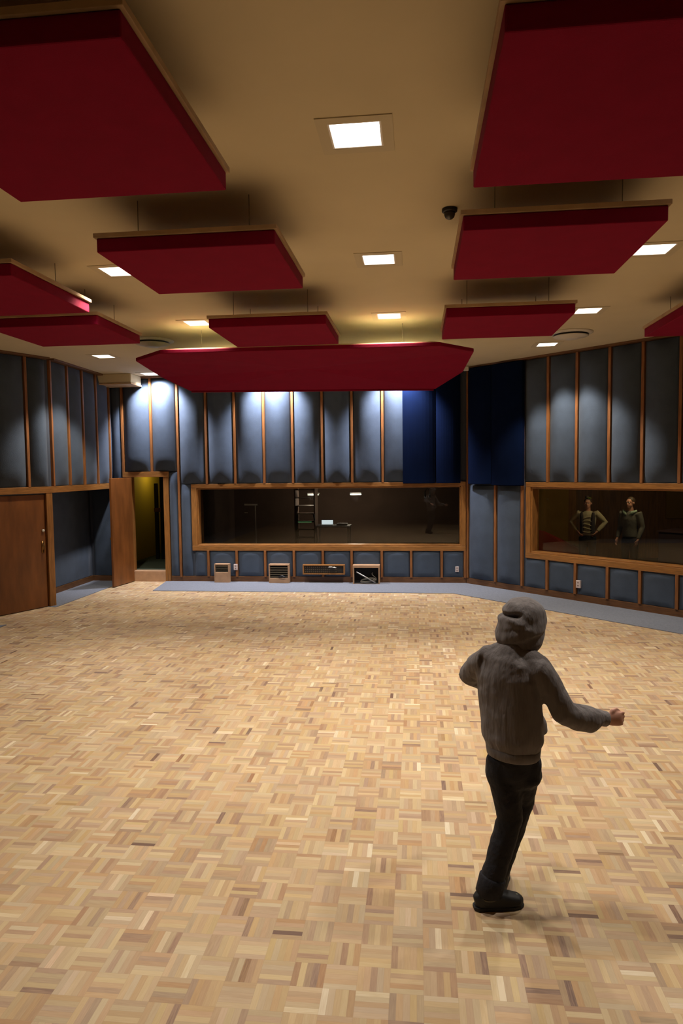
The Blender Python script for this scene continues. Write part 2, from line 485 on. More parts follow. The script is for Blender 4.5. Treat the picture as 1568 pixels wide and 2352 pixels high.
# upper left wall battens and beam
ys_l = [(-0.0, None)]
bat_l = [0.06, 0.72, 1.35, 1.98, 2.62]
for s in bat_l: trim(MU, s - BW, s + BW, 0, BD, 2.24, ZC)
trim(MU, 0, LU - 0.05, -0.30, 0.05, 2.12, 2.24, MT['trim'])
trim(MD, LD - 2.2, LD + 0.02, 0.0, 0.05, 2.12, 2.24, MT['trim'])
bat_d = [LD - 0.46, LD - 1.16, LD - 1.86]
for s in bat_d: trim(MD, s - BW, s + BW, 0, BD, 2.24, ZC)

# ---------------- doors
# door_1: stained slab door in the angled left wall
dA = bpy.data.objects.new('door_1', None); C.objects.link(dA); struct(dA, 'closed stained wood door at the left edge')
dA.location = MD @ Vector((LD - 0.6, 0, 0)); Ml = Matrix.Translation(dA.location).inverted() @ MD
leaf = box_on('door_leaf', Ml, LD - 1.165, LD - 0.135, -0.05, 0.0, 0.012, 2.095, MT['door'], dA)
box_on('door_jamb', Ml, LD - 0.13, LD + 0.0, -0.12, 0.045, 0.0, 2.12, MT['jamb'], dA)
box_on('door_jamb', Ml, LD - 1.30, LD - 1.17, -0.12, 0.045, 0.0, 2.12, MT['jamb'], dA)
bm = NB(); bmesh.ops.create_cone(bm, cap_ends=True, segments=20, radius1=0.028, radius2=0.022, depth=0.022,
    matrix=Ml @ Matrix.Translation((LD - 0.20, 0.011, 1.43)) @ Matrix.Rotation(math.pi / 2, 4, 'X'))
o = finish('deadbolt', bm, MT['white'], leaf, True); o['label'] = 'round pale deadbolt'
bm = NB()
bx(bm, LD - 0.235, LD - 0.185, 0, 0.008, 1.02, 1.24, Ml)
loft(bm, [Ml @ Vector((LD - 0.21, 0.008, 1.20)), Ml @ Vector((LD - 0.21, 0.05, 1.19)), Ml @ Vector((LD - 0.21, 0.055, 1.12)), Ml @ Vector((LD - 0.21, 0.05, 1.06)), Ml @ Vector((LD - 0.21, 0.008, 1.05))], [0.009] * 5, n=10)
o = finish('door_handle', bm, MT['brass'], leaf, True); o['label'] = 'aged brass pull handle'

# door_2: open door in the back wall with raised threshold
dB = bpy.data.objects.new('door_2', None); C.objects.link(dB); struct(dB, 'open stained wood door in the back wall')
dB.location = (-6.04, YB, 0); Ml = Matrix.Translation(dB.location).inverted() @ MBk
box_on('door_jamb', Ml, sb(-6.58), sb(D1[0]) + 0.02, -0.16, 0.05, 0.0, 2.38, MT['jamb'], dB)
box_on('door_jamb', Ml, sb(D1[1]) - 0.02, sb(-5.535), -0.16, 0.05, 0.0, 2.38, MT['jamb'], dB)
box_on('door_header', Ml, sb(-6.60), sb(-5.53), -0.16, 0.06, 2.37, 2.49, MT['trim'], dB)
o = box_on('threshold', Ml, sb(D1[0]) + 0.02, sb(D1[1]) - 0.02, -0.16, 0.05, 0.0, 0.24, MT['boxply'], dB); o['label'] = 'pale wooden step of the threshold'
hx, hy = -6.43, YB - 0.06
leafM = Matrix.Translation(dB.location).inverted() @ wall_frame((hx, hy), (-6.53, 14.03))[0]
leaf = box_on('door_leaf', leafM, 0.0, 0.83, -0.045, 0.0, 0.015, 2.36, MT['door'], dB)
bm = NB()
bx(bm, 0.10, 0.36, 0.0, 0.045, 2.24, 2.30, leafM)
loft(bm, [leafM @ Vector((0.30, 0.03, 2.31)), leafM @ Vector((0.20, 0.22, 2.315)), leafM @ Vector((0.03, 0.10, 2.33))], [0.012, 0.010, 0.012], n=8)
finish('door_closer', bm, MT['base'], leaf)
bm = NB()
for z in (0.4, 1.2, 2.05):
    bx(bm, -0.012, 0.02, -0.002, 0.012, z, z + 0.1, leafM)
finish('hinge', bm, MT['brass'], leaf)
bm = NB(); ball(bm, leafM @ Vector((0.75, 0.045, 1.05)), 0.028); loft(bm, [leafM @ Vector((0.75, 0, 1.05)), leafM @ Vector((0.75, 0.04, 1.05))], [0.012, 0.012], n=10)
finish('door_knob', bm, MT['brass'], leaf, True)

# ---------------- carpets
bm = NB(); prism(bm, [(-5.66, YB - 0.01), (-5.50, 13.62), (0.70, 13.60), (5.39, 8.95), (5.39, YB - 4.36), (1.045, YB - 0.01)], 0.0, 0.010)
tag(finish('carpet_border', bm, MT['carpet']), 'blue-grey carpet border running along the back wall and the angled right wall', 'carpet')
bm = NB(); prism(bm, [(XL, K[1]), (-6.66, 11.86), (-6.60, YB - 0.01), (XL, YB - 0.01)], 0.0, 0.010)
tag(finish('carpet_border', bm, MT['carpet']), 'blue-grey carpet patch inside the alcove beside the big left door', 'carpet')
bm = NB(); prism(bm, [(-7.94, 9.95), (-7.70, 9.95), (-6.72, 10.42), (-6.70, -2.99), (-7.94, -2.99)], 0.0, 0.010)
tag(finish('carpet_border', bm, MT['carpet']), 'corner of blue-grey carpet at the left edge of the parquet', 'carpet')

# ================================================================== WALL PANELS
G1 = 'padded panels above the long window'
xsb = [-4.648, -4.003, -3.345, -2.703, -2.047, -1.398, -0.736, -0.09]
sd = 1
for i in range(len(xsb) - 1):
    pillow(MBk, sb(xsb[i]) + BW, sb(xsb[i + 1]) - BW, 2.205, ZC - 0.04, seed=sd, group=G1,
           label='tall blue-grey padded panel above the long window, %s from its left end' % NUM[i + 2]); sd += 1
pillow(MBk, sb(-5.298) + BW, sb(-4.648) - BW, 2.205, ZC - 0.04, seed=sd, group=G1, label='tall blue-grey padded panel above the left end of the long window, between window and door'); sd += 1
pillow(MBk, sb(-5.914) + BW, sb(-5.298) - BW, 2.50, ZC - 0.04, seed=sd, label='brightly lit blue-grey padded panel above the right end of the open door'); sd += 1
pillow(MBk, sb(-6.577) + BW, sb(-5.914) - BW, 2.50, ZC - 0.04, seed=sd, label='blue-grey padded panel above the left end of the open door'); sd += 1
pillow(MBk, sb(-6.84), sb(-6.577) - BW, 2.25, ZC - 0.04, seed=sd, bulge=0.04, label='narrow dark padded panel in the corner left of the open door'); sd += 1
pillow(MBk, sb(-5.53), sb(-5.298) - BW, 0.13, 2.47, seed=sd, bulge=0.06, label='narrow blue-grey padded panel right beside the open door frame'); sd += 1
pillow(MBk, sb(-5.298) + BW, sb(-5.02), 0.13, 2.195, seed=sd, bulge=0.06, label='narrow blue-grey padded panel left of the long window frame'); sd += 1
G2 = 'short padded panels under the long window'
lo = [-5.0] + bat_lo + [1.02]
for i in range(len(lo) - 1):
    pillow(MBk, sb(lo[i]) + BW, sb(lo[i + 1]) - BW, 0.135, 0.700, bulge=0.035, seed=sd, fall=0.09, group=G2,
           label='short blue-grey panel under the long window, %s from the left' % NUM[i + 1]); sd += 1
# angled wall
an = [0.09, 0.81, 1.47]
for i in range(2):
    pillow(MA, an[i] + (BW if i else 0), an[i + 1] - BW, 0.135, 2.12, bulge=0.09, seed=sd, fall=0.16,
           label='tall blue panel between the two windows, %s one' % ('left' if i == 0 else 'right')); sd += 1
an = [1.47 + 0.02] + bat_ang
G3 = 'padded panels above the booth window'
for i in range(len(an) - 1):
    pillow(MA, an[i] + BW, an[i + 1] - BW, 2.205, ZC - 0.04, seed=sd, group=G3, label='tall blue-grey padded panel above the booth window, %s from its left end' % NUM[i + 1]); sd += 1
G4 = 'short padded panels under the booth window'
for i in range(len(an) - 1):
    pillow(MA, an[i] + BW, an[i + 1] - BW, 0.135, 0.700, bulge=0.035, seed=sd, fall=0.09, group=G4,
           label='short blue-grey panel under the booth window, %s from its left end' % NUM[i + 1]); sd += 1
# upper left wall
al = [0.06, 0.72, 1.35, 1.98, 2.62]
G5 = 'padded panels above the alcove'
for i in range(len(al) - 1):
    pillow(MU, al[i] + BW, al[i + 1] - BW, 2.245, ZC - 0.04, seed=sd, group=G5, bulge=0.09, label='tall blue-grey padded panel above the alcove, %s to the right of the big door' % NUM[i + 1]); sd += 1
pillow(MU, 2.62 + BW, LU - 0.06, 2.245, ZC - 0.04, bulge=0.03, seed=sd, label='narrow padded panel above the alcove, in the back left corner'); sd += 1
ad = [LD - 0.02] + bat_d
for i in range(len(ad) - 1):
    pillow(MD, ad[i + 1] + BW, ad[i] - BW, 2.245, ZC - 0.04, seed=sd, group='padded panels above the big left door',
           label='tall dark blue padded panel above the big left door, %s from its right' % NUM[i + 1]); sd += 1
# alcove panels
pillow(MAl, 0.12, LAl - 0.05, 0.135, 2.10, bulge=0.02, seed=sd, label='flat dark blue fabric panel on the side wall of the alcove'); sd += 1
pillow(MBk, 0.06, sb(-6.60), 0.135, 2.24, bulge=0.04, seed=sd, label='dark blue fabric panel at the back of the alcove behind the open door'); sd += 1

# navy baffles hung over the corner
def navy(M, s0, s1, n, z0, label):
    Mn = M @ Matrix.Translation((0, n, 0))
    bm = NB(); nu = 10; f = []; z1 = ZC - 0.05
    g = []
    for z in (z0, z0 + 0.02, z1):
        row = []
        for i in range(nu + 1):
            u = -1 + 2 * i / nu
            row.append(bm.verts.new(Mn @ Vector(((s0 + s1) / 2 + u * (s1 - s0) / 2, 0.10 + 0.07 * (1 - abs(u) ** 2.4), z))))
        g.append(row)
    bkr = [[bm.verts.new(Mn @ Vector((s, -n + 0.056 if n > 0 else 0.056, z))) for s in (s0, s1)] for z in (z0, z1)]
    for j in range(2):
        for i in range(nu): bm.faces.new((g[j][i], g[j][i + 1], g[j + 1][i + 1], g[j + 1][i]))
    bm.faces.new([bkr[0][0], bkr[0][1]] + [g[0][i] for i in range(nu, -1, -1)])
    bm.faces.new([bkr[1][1], bkr[1][0]] + [g[2][i] for i in range(nu + 1)])
    bm.faces.new([bkr[0][0], g[0][0], g[1][0], g[2][0], bkr[1][0]])
    bm.faces.new([bkr[0][1], bkr[1][1], g[2][nu], g[1][nu], g[0][nu]])
    bm.faces.new([bkr[0][0], bkr[1][0], bkr[1][1], bkr[0][1]])
    o = finish('navy_baffle', bm, MT['navy'], smooth=False, loc=Mn @ Vector(((s0 + s1) / 2, 0, z0)))
    md = o.modifiers.new('bevel', 'BEVEL'); md.width = 0.01; md.limit_method = 'ANGLE'; md.angle_limit = 0.6
    tag(o, label, 'baffle', 'navy baffles over the back right corner')
navy(MBk, sb(-0.30), sb(0.40), 0.05, 2.17, 'navy fabric baffle over the top of the long window, leftmost, with lit blue top')
navy(MBk, sb(0.405), sb(0.92), 0.05, 2.17, 'navy fabric baffle over the right end of the long window, second from the left')
navy(MA, 0.18, 0.785, 0.05, 2.15, 'navy fabric baffle on the angled wall above the left blue panel between the windows')
navy(MA, 0.79, 1.54, 0.05, 2.13, 'rightmost navy fabric baffle, just left of the booth window top')

# ================================================================== LAMPS
def lamp(x, y, label, w=False):
    t = thing('recessed_lamp', label, 'ceiling light', (x, y, ZC), 'recessed square ceiling lamps')
    bm = NB(); a, b_ = HL, 0.235
    for q in ((-b_, b_, -b_, -a), (-b_, b_, a, b_), (-b_, -a, -a, a), (a, b_, -a, a)): bx(bm, *q, -0.006, 0.0)
    finish('lamp_trim', bm, MT['lframe'], t)
    bm = NB(); h = 0.10; k = 0.012
    for q in ((-a, a, -a, -a + k), (-a, a, a - k, a), (-a, -a + k, -a + k, a - k), (a - k, a, -a + k, a - k)): bx(bm, *q, -0.004, h)
    finish('reflector', bm, MT['reflector'], t)
    bm = NB(); bx(bm, -a, a, -a, a, h, h + 0.01)
    finish('lamp_face', bm, MT['washlamp'] if w else MT['lamp'], t)
    l = bpy.data.lights.new('lamp_light', 'SPOT'); l.energy = WASH_W if w else SPOT_W
    l.color = WASH_COL if w else SPOT_COL
    l.spot_size = math.radians(106 if w else 104); l.spot_blend = 0.6 if w else 0.35; l.shadow_soft_size = 0.09
    lo = bpy.data.objects.new('lamp_light', l); C.objects.link(lo); lo.parent = t; lo.location = (0, 0, 0.02)
    if w: lo.rotation_euler = (math.radians(24), 0, 0)
    if y > 12 and abs(x) > 2 and not w and x != -3.10: l.energy = SPOT_W * 1.3
names = ['large square recessed lamp in the middle of the ceiling, nearest the camera', 'second square lamp of the middle row, between the two second-row red panels',
         'third and farthest visible lamp of the middle row, above the long red panel', 'lamp at the left edge of the large left red panel, second row',
         'lamp touching the left end of the red panel nearest the long one', 'lamp at the right corner of the big right red panel in the second row',
         'lamp at the right end of the third red panel on the right', 'small far lamp near the right round air vent and the angled wall',
         'small far lamp at left near the alcove wall', 'lamp hidden above the left half of the long red panel', 'lamp hidden above the right half of the long red panel',
         'lamp outside the frame above the near left red panel', 'lamp outside the frame above the near right red panel']
for (x, y), nm in zip(lamps, names): lamp(x, y, nm)
for (x, y), nm in zip(wash, ('wall-washing lamp over the open door, glaring on the panels', 'wall-washing lamp over the middle of the long window', 'wall-washing lamp over the right part of the long window')):
    lamp(x, y, nm, True)

# ================================================================== CEILING CLOUDS
def cloud(x0, x1, y0, y1, label, zb=4.15):
    cx, cy = (x0 + x1) / 2, (y0 + y1) / 2
    t = thing('ceiling_cloud', label, 'acoustic panel', (cx, cy, zb), 'red rectangular panels hung from the ceiling')
    hx, hy = (x1 - x0) / 2, (y1 - y0) / 2
    bm = NB(); bx(bm, -hx, hx, -hy, hy, 0, 0.105); finish('fabric_body', bm, MT['red'], t, bevel=0.008)
    bm = NB(); bx(bm, -hx - 0.018, hx + 0.018, -hy - 0.018, hy + 0.018, 0.105, 0.138); finish('wooden_rim', bm, MT['rim'], t, bevel=0.003)
    for sx in (-1, 1):
        for sy in (-1, 1):
            px, py = sx * (hx - 0.24), sy * (hy - 0.22)
            bm = NB(); loft(bm, [(px, py, 0.135), (px, py, ZC - zb)], [0.0035, 0.0035], n=6)
            finish('suspension_wire', bm, MT['wire'], t)
    return t
cloud(0.34, 1.71, 2.76, 4.22, 'huge red ceiling panel at the top right, nearest the camera')
cloud(0.33, 1.70, 4.95, 6.22, 'red ceiling panel in the second row on the right')
cloud(0.33, 1.71, 7.73, 9.02, 'red ceiling panel in the third row on the right, beside the round air vent')
cloud(-2.40, -1.11, 2.60, 4.05, 'huge red ceiling panel at the top left, nearest the camera')
cloud(-2.39, -1.025, 5.03, 6.28, 'red ceiling panel in the second row on the left')
cloud(-2.39, -1.02, 7.82, 9.10, 'red ceiling panel in the third row on the left, just above the long angular one')
cloud(-4.75, -3.37, 5.50, 6.88, 'red ceiling panel cut by the left edge, upper of the two there')
cloud(-4.88, -3.55, 7.42, 8.62, 'red ceiling panel at left, lower of the two overlapping ones by the left edge')
cloud(2.92, 4.3, 7.95, 9.30, 'red ceiling panel cut by the right edge above the booth window')

# long angular cloud
P8 = [(-3.67, 9.60, 4.24), (-4.30, 10.25, 4.25), (-4.33, 11.35, 4.155), (-4.02, 11.95, 3.975),
      (0.325, 11.95, 3.905), (0.75, 11.35, 4.10), (0.84, 10.3, 4.245), (0.33, 9.60, 4.225)]
t = thing('angular_cloud', 'long red eight-cornered panel hung low before the back wall', 'acoustic panel', (-1.7, 10.7, 4.1))
off = Vector(t.location)
bm = NB()
lo_ = [bm.verts.new(Vector(p) - off - Vector((0, 0, 0.055))) for p in P8]; hi_ = [bm.verts.new(Vector(p) - off) for p in P8]
cxl = bm.verts.new(sum((v.co for v in lo_), Vector()) / 8); cxh = bm.verts.new(sum((v.co for v in hi_), Vector()) / 8)
for i in range(8):
    j = (i + 1) % 8
    bm.faces.new((lo_[i], lo_[j], hi_[j], hi_[i])); bm.faces.new((lo_[j], lo_[i], cxl)); bm.faces.new((hi_[i], hi_[j], cxh))
finish('fabric_body', bm, MT['red'], t, bevel=0.01)
bm = NB()
a, b_ = Vector(P8[3]) - off, Vector(P8[4]) - off
loft(bm, [Vector((a.x + 0.03, a.y, a.z - 0.055)), Vector((b_.x - 0.03, b_.y, b_.z - 0.055))], [0.024, 0.024], side=(0, 1, 0), n=12, power=4)
finish('edge_lip', bm, MT['red'], t)
bm = NB()
ctr = sum((Vector(p) for p in P8), Vector()) / 8
tb = [((Vector(p) - ctr) * 0.962 + ctr - off + Vector((0, 0, 0.004))) for p in P8]
lo2 = [bm.verts.new(p) for p in tb]; hi2 = [bm.verts.new(p + Vector((0, 0, 0.02))) for p in tb]
c1 = bm.verts.new(sum((v.co for v in lo2), Vector()) / 8); c2 = bm.verts.new(sum((v.co for v in hi2), Vector()) / 8)
for i in range(8):
    j = (i + 1) % 8
    bm.faces.new((lo2[i], lo2[j], hi2[j], hi2[i])); bm.faces.new((lo2[j], lo2[i], c1)); bm.faces.new((hi2[i], hi2[j], c2))
finish('bounce_board', bm, MT['bounceboard'], t)  # unseen board, added to bounce yellowish lamp light up to the ceiling
for px, py in ((-3.2, 10.1), (-0.2, 10.1), (-3.4, 11.5), (-0.2, 11.5)):
    bm = NB(); loft(bm, [Vector((px, py, 4.22)) - off, Vector((px, py, ZC)) - off], [0.0035] * 2, n=6)
    finish('suspension_wire', bm, MT['wire'], t)

# ================================================================== CEILING THINGS
def diffuser(x, y, label):
    t = thing('air_diffuser', label, 'air vent', (x, y, ZC))
    bm = NB(); lathe(bm, [(0.34, 0.0), (0.34, -0.012), (0.30, -0.03), (0.26, -0.03), (0.25, 0.0)]); finish('outer_ring', bm, MT['white'], t, True)
    bm = NB(); lathe(bm, [(0.25, -0.004), (0.25, -0.045), (0.20, -0.045), (0.20, -0.004)]); finish('dark_gap', bm, MT['black'], t, True)
    bm = NB(); lathe(bm, [(0.10, -0.04), (0.27, -0.055), (0.25, -0.068), (0.13, -0.085), (0.12, -0.098), (0.03, -0.10)]); finish('centre_cone', bm, MT['white'], t, True)
diffuser(-4.22, 10.75, 'round stepped air vent by the left tip of the long red panel')
diffuser(2.42, 11.25, 'round stepped air vent by the right end of the third red panel')
t = thing('dome_camera', 'small black dome camera on the ceiling left of the second right red panel', 'camera', (0.275, 5.76, ZC))
bm = NB(); lathe(bm, [(0.062, 0), (0.062, -0.022), (0.05, -0.03), (0.02, -0.03)]); finish('mount', bm, MT['black'], t, True)
bm = NB(); lathe(bm, [(0.046, -0.028), (0.045, -0.05), (0.036, -0.07), (0.02, -0.082), (0.004, -0.086)]); finish('lens_dome', bm, simple('smoked_dome', (0.05, 0.045, 0.04), 0.1), t, True)
t = thing('ceiling_air_unit', 'white air unit under the ceiling in the back left corner', 'air conditioner', (-6.43, 14.45, 4.40))
bm = NB(); bx(bm, -0.40, 0.36, -0.28, 0.28, 0.0, 0.20); finish('housing', bm, MT['ceil'], t, bevel=0.02)
bm = NB(); bx(bm, -0.41, 0.37, -0.29, 0.29, -0.03, 0.003); finish('bottom_frame', bm, MT['rim'], t, bevel=0.005)
t = thing('wall_sensor', 'small pale sensor under the ceiling beside the right tip of the long red panel', 'sensor', (1.02, 14.45, 4.52))
bm = NB(); bx(bm, -0.05, 0.05, -0.04, 0.04, -0.03, 0.05); finish('sensor_body', bm, MT['white'], t, bevel=0.01)
bm = NB(); loft(bm, [(0, 0, 0.04), (0, 0, ZC - 4.52)], [0.02, 0.02], n=10); finish('stem', bm, MT['white'], t)

# ================================================================== LOW WALL BOXES
def at(o, p): return o
# box 1: narrow plywood box with a dark grille at the top
def plybox(x0, x1, z1, depth, zo0, zo1, name, label, slats, topt=0.03):
    cx = (x0 + x1) / 2; hw = (x1 - x0) / 2
    t = thing(name, label, 'wall box', (cx, YB - 0.05, 0.0))
    d = depth; s = 0.025
    bm = NB()
    bx(bm, -hw, -hw + s, -d, 0, 0.010, z1); bx(bm, hw - s, hw, -d, 0, 0.010, z1)
    bx(bm, -hw + s, hw - s, -d, 0, z1 - topt, z1)
    bx(bm, -hw + s, hw - s, -d, -d + 0.018, 0.010, zo0)
    finish('box_case', bm, MT['boxply'], t, bevel=0.004)
    bm = NB(); bx(bm, -hw + s, hw - s, -0.03, -0.005, max(0.012, zo0 - 0.02), zo1 + 0.01); finish('back_panel', bm, MT['dark'], t)
    if slats:
        bm = NB()
        for i in range(slats):
            z = zo0 + (zo1 - zo0) * (i + 0.5) / slats
            bx(bm, -hw + s, hw - s, -d + 0.01, -d + 0.03, z - 0.012, z + 0.012)
        o = finish('jack_strips', bm, simple('jack_metal_%d' % slats, (0.11, 0.09, 0.06), 0.5, metal=0.3), t)
    return t
plybox(-4.49, -4.15, 0.425, 0.13, 0.24, 0.385, 'input_box', 'narrow plywood box with a dark grille at its top, leftmost on the floor', 3)
t2 = plybox(-3.25, -2.80, 0.425, 0.16, 0.12, 0.375, 'input_box', 'plywood box with rows of jack strips, second from the left under the window', 5)
bm = NB(); loft(bm, [(0.0, -0.17, 0.15), (0.08, -0.19, 0.17), (0.15, -0.18, 0.15)], [0.016, 0.02, 0.016], n=8); finish('black_plug', bm, MT['black'], t2, True)
t3 = plybox(-1.39, -0.81, 0.415, 0.20, 0.012, 0.36, 'cable_box', 'open-fronted plywood box full of coiled cables, rightmost under the window', 0, 0.055)
# wall jack panel
t = thing('jack_panel', 'long wood-framed wall panel of audio jacks with a plugged cable', 'audio panel', (-2.04, YB - 0.05, 0.195))
bm = NB(); hw, hh = 0.465, 0.215
bx(bm, -hw, hw, -0.10, 0.0, hh - 0.025, hh); bx(bm, -hw, hw, -0.10, 0, 0, 0.025); bx(bm, -hw, -hw + 0.03, -0.10, 0, 0.025, hh - 0.025); bx(bm, hw - 0.03, hw, -0.10, 0, 0.025, hh - 0.025)
finish('wood_frame', bm, MT['jamb'], t, bevel=0.003)
bm = NB(); bx(bm, -hw + 0.03, hw - 0.03, -0.06, 0, 0.025, hh - 0.025); finish('face_plate', bm, simple('plate_dark', (0.035, 0.03, 0.025), 0.5, metal=0.3), t)
bm = NB()
for r in range(3):
    for k in range(16):
        x = -hw + 0.06 + k * 0.045; z = 0.055 + r * 0.05
        bmesh.ops.create_cone(bm, cap_ends=True, segments=10, radius1=0.014, radius2=0.012, depth=0.012, matrix=Matrix.Translation((x, -0.066, z)) @ Matrix.Rotation(math.pi / 2, 4, 'X'))
o = finish('jack_sockets', bm, simple('socket_metal', (0.16, 0.13, 0.09), 0.4, metal=0.6), t); o['kind'] = 'stuff'
bm = NB(); bx(bm, 0.15, 0.23, -0.13, -0.06, 0.115, 0.175); finish('plug_body', bm, MT['black'], t, bevel=0.008)
bm = NB(); loft(bm, [(0.12, -0.12, 0.165), (0.18, -0.155, 0.172), (0.24, -0.15, 0.168), (0.28, -0.12, 0.155)], [0.014, 0.018, 0.017, 0.012], n=10); o = finish('plug_cable', bm, MT['white'], t, True)
# cables in the open box
def curve_tube(name, pts, r, mat, label, cat):
    bm = NB(); loft(bm, pts, [r] * len(pts), side=(0.1, 1, 0.2), n=8)
    return tag(finish(name, bm, mat, smooth=True), label, cat)
yb = YB - 0.22
bm = NB(); loft(bm, [(-1.31, yb - 0.02, 0.27), (-1.12, yb - 0.03, 0.165), (-0.90, yb - 0.04, 0.045)], [0.013, 0.015, 0.013], n=10)
tag(finish('metal_rod', bm, MT['metal'], smooth=True), 'pale rod leaning diagonally inside the open cable box', 'rod')
pts = []
for k in range(48):
    a = k / 24 * 2 * math.pi
    r = 0.17 - 0.02 * (k / 48)
    pts.append((-1.06 + r * math.cos(a), yb + 0.02 + 0.03 * math.sin(a), 0.07 + 0.04 * math.sin(a + 0.6) + 0.00075 * k))
curve_tube('coiled_cable', pts, 0.008, MT['cable'], 'grey cable coiled on the floor of the open cable box', 'cable')
pts = [(-0.93 + 0.05 * math.sin(k * 0.7), yb + 0.05, 0.05 + 0.025 * k) for k in range(9)]
curve_tube('hanging_cable', pts, 0.008, MT['cable'], 'thin brown cable looping up the right side of the open cable box', 'cable')

def outlet(M, s, z, label, w=0.075, h=0.12, n=0.07):
    p = M @ Vector((s, n, z))
    t = thing('wall_outlet', label, 'wall outlet', p)
    R = M.to_3x3().to_4x4()
    bm = NB(); bx(bm, -w / 2, w / 2, -0.03, 0.008, -h / 2, h / 2, R); finish('cover_plate', bm, MT['pinkpl'], t, bevel=0.003)
    sf = bpy.data.materials.get('socket_face') or simple('socket_face', (0.25, 0.17, 0.16), 0.5)
    for dz in (-0.028, 0.028):
        bm = NB(); bx(bm, -0.015, 0.015, 0.006, 0.010, dz - 0.012, dz + 0.012, R)
        finish('socket', bm, sf, t)
outlet(MBk, sb(-4.03) - 0.0, 0.34, 'pinkish wall outlet right of the leftmost plywood box', 0.085, 0.13)
outlet(MBk, sb(0.85), 0.31, 'pale wall outlet under the right end of the long window', 0.075, 0.12, 0.055)
outlet(MA, 2.72 + 0.02, 0.33, 'pale wall outlet under the booth window on the angled wall', 0.09, 0.14, 0.062)

# ================================================================== HALL BEHIND THE DOOR
FZ = 0.235
bm = NB(); bx(bm, -7.3, -5.2, YB + 0.16, 18.6, 0, FZ); o = finish('hall_floor', bm, MT['hallcarpet']); o.name = 'floor_hall'; struct(o)
bm = NB(); bx(bm, -7.3, -5.2, YB + 0.12, 18.6, 2.75, 2.85); o = finish('ceiling_hall', bm, MT['boothwall']); struct(o)
wall('wall_hall_left', (-7.05, YB + 0.12), (-7.05, 18.5), FZ, 2.75, mat=MT['hallwall'])
wall('wall_hall_end', (-7.05, 18.5), (-5.3, 18.5), FZ, 2.75, mat=MT['hallwall'])
wall('wall_hall_right', (-5.3, 18.5), (-5.3, YB + 0.12), FZ, 2.75, mat=MT['boothwall'])
t = thing('hall_cabinet', 'dark tall cabinet standing in the corridor behind the open door', 'cabinet', (-6.56, 16.9, FZ))
bm = NB(); bx(bm, 0.0, 0.60, 0, 0.5, 0, 2.35); finish('cabinet_body', bm, MT['dark'], t)
bm = NB(); bx(bm, -0.15, -0.07, 0, 0.08, 0.0, 1.95); finish('side_post', bm, MT['black'], t)
bm = NB(); bx(bm, -0.16, 0.02, -0.01, 0.03, 1.22, 1.32); finish('cross_rail', bm, MT['base'], t)
t = thing('hall_lamp', 'small yellow lamp high on the corridor wall behind the open door', 'lamp', (-6.98, 17.2, 2.55))
bm = NB(); ball(bm, (0, 0, 0), 0.07); finish('lamp_globe', bm, emis('hall_globe', (1.0, 0.72, 0.2), 2), t, True)
l = bpy.data.lights.new('hall_light', 'POINT'); l.energy = 9; l.color = (1.0, 0.78, 0.25); l.shadow_soft_size = 0.08
lo_o = bpy.data.objects.new('hall_light', l); C.objects.link(lo_o); lo_o.parent = t; lo_o.location = (0.35, 0, -0.1)

# ================================================================== CONTROL ROOM BEHIND THE LONG WINDOW
bm = NB(); bx(bm, -5.18, 1.3, YB + 0.12, 19.0, 0.1, FZ); struct(finish('floor_control_room', bm, MT['boothcarpet']))
bm = NB(); bx(bm, -5.18, 1.3, YB + 0.12, 19.0, 2.8, 2.9); struct(finish('ceiling_control_room', bm, MT['boothwall']))
wall('wall_control_left', (-5.18, YB + 0.12), (-5.18, 19.0), FZ, 2.8, mat=MT['boothwall'], th=0.05)
wall('wall_control_end', (-5.18, 19.0), (1.3, 19.0), FZ, 2.8, mat=MT['boothwall'])
wall('wall_control_right', (1.3, 19.0), (1.3, YB + 0.13), FZ, 2.8, mat=MT['boothwall'], th=0.05)

t = thing('studio_desk', 'dim desk with laptop seen through the long window', 'desk', (-2.04, 16.6, FZ))
bm = NB(); bx(bm, -0.42, 0.42, -0.3, 0.3, 0.86, 0.89); finish('desk_top', bm, simple('desk_grey', (0.22, 0.22, 0.21), 0.4), t, bevel=0.004)
for sx in (-1, 1):
    for sy in (-1, 1):
        bm = NB(); loft(bm, [(sx * 0.38, sy * 0.27, 0.86), (sx * 0.39, sy * 0.27, 0)], [0.014, 0.014], n=8); finish('leg', bm, MT['metal'], t)
t = thing('laptop', 'small glowing white laptop on the desk behind the long window', 'laptop', (-2.20, 16.55, FZ + 0.89))
bm = NB(); bx(bm, -0.16, 0.16, -0.11, 0.11, 0, 0.018); finish('keyboard_base', bm, MT['metal'], t)
bm = NB(); bx(bm, -0.15, 0.15, 0.10, 0.115, 0.018, 0.13); finish('lid', bm, MT['black'], t)
bm = NB(); bx(bm, -0.14, 0.14, 0.092, 0.099, 0.025, 0.122); finish('display', bm, MT['screen'], t)
t = thing('small_mixer', 'flat dim device on the desk right of the laptop', 'mixer', (-1.82, 16.55, FZ + 0.89))
bm = NB(); bx(bm, -0.13, 0.13, -0.1, 0.1, 0, 0.05); finish('mixer_body', bm, simple('mixer_grey', (0.3, 0.32, 0.32), 0.4), t, bevel=0.006)
bm = NB()
for k in range(5): bx(bm, -0.10 + k * 0.045, -0.085 + k * 0.045, -0.06, 0.06, 0.05, 0.056)
finish('faders', bm, MT['paper'], t)
t = thing('equipment_rack', 'tall dim rack of equipment with thin lit edges behind the long window', 'equipment rack', (-2.78, 17.0, FZ))
bm = NB(); bx(bm, -0.26, -0.23, -0.25, 0.25, 0, 1.85); bx(bm, 0.23, 0.26, -0.25, 0.25, 0, 1.85); bx(bm, -0.26, 0.26, -0.25, 0.25, 1.82, 1.85); finish('rack_frame', bm, MT['boothwall'], t)
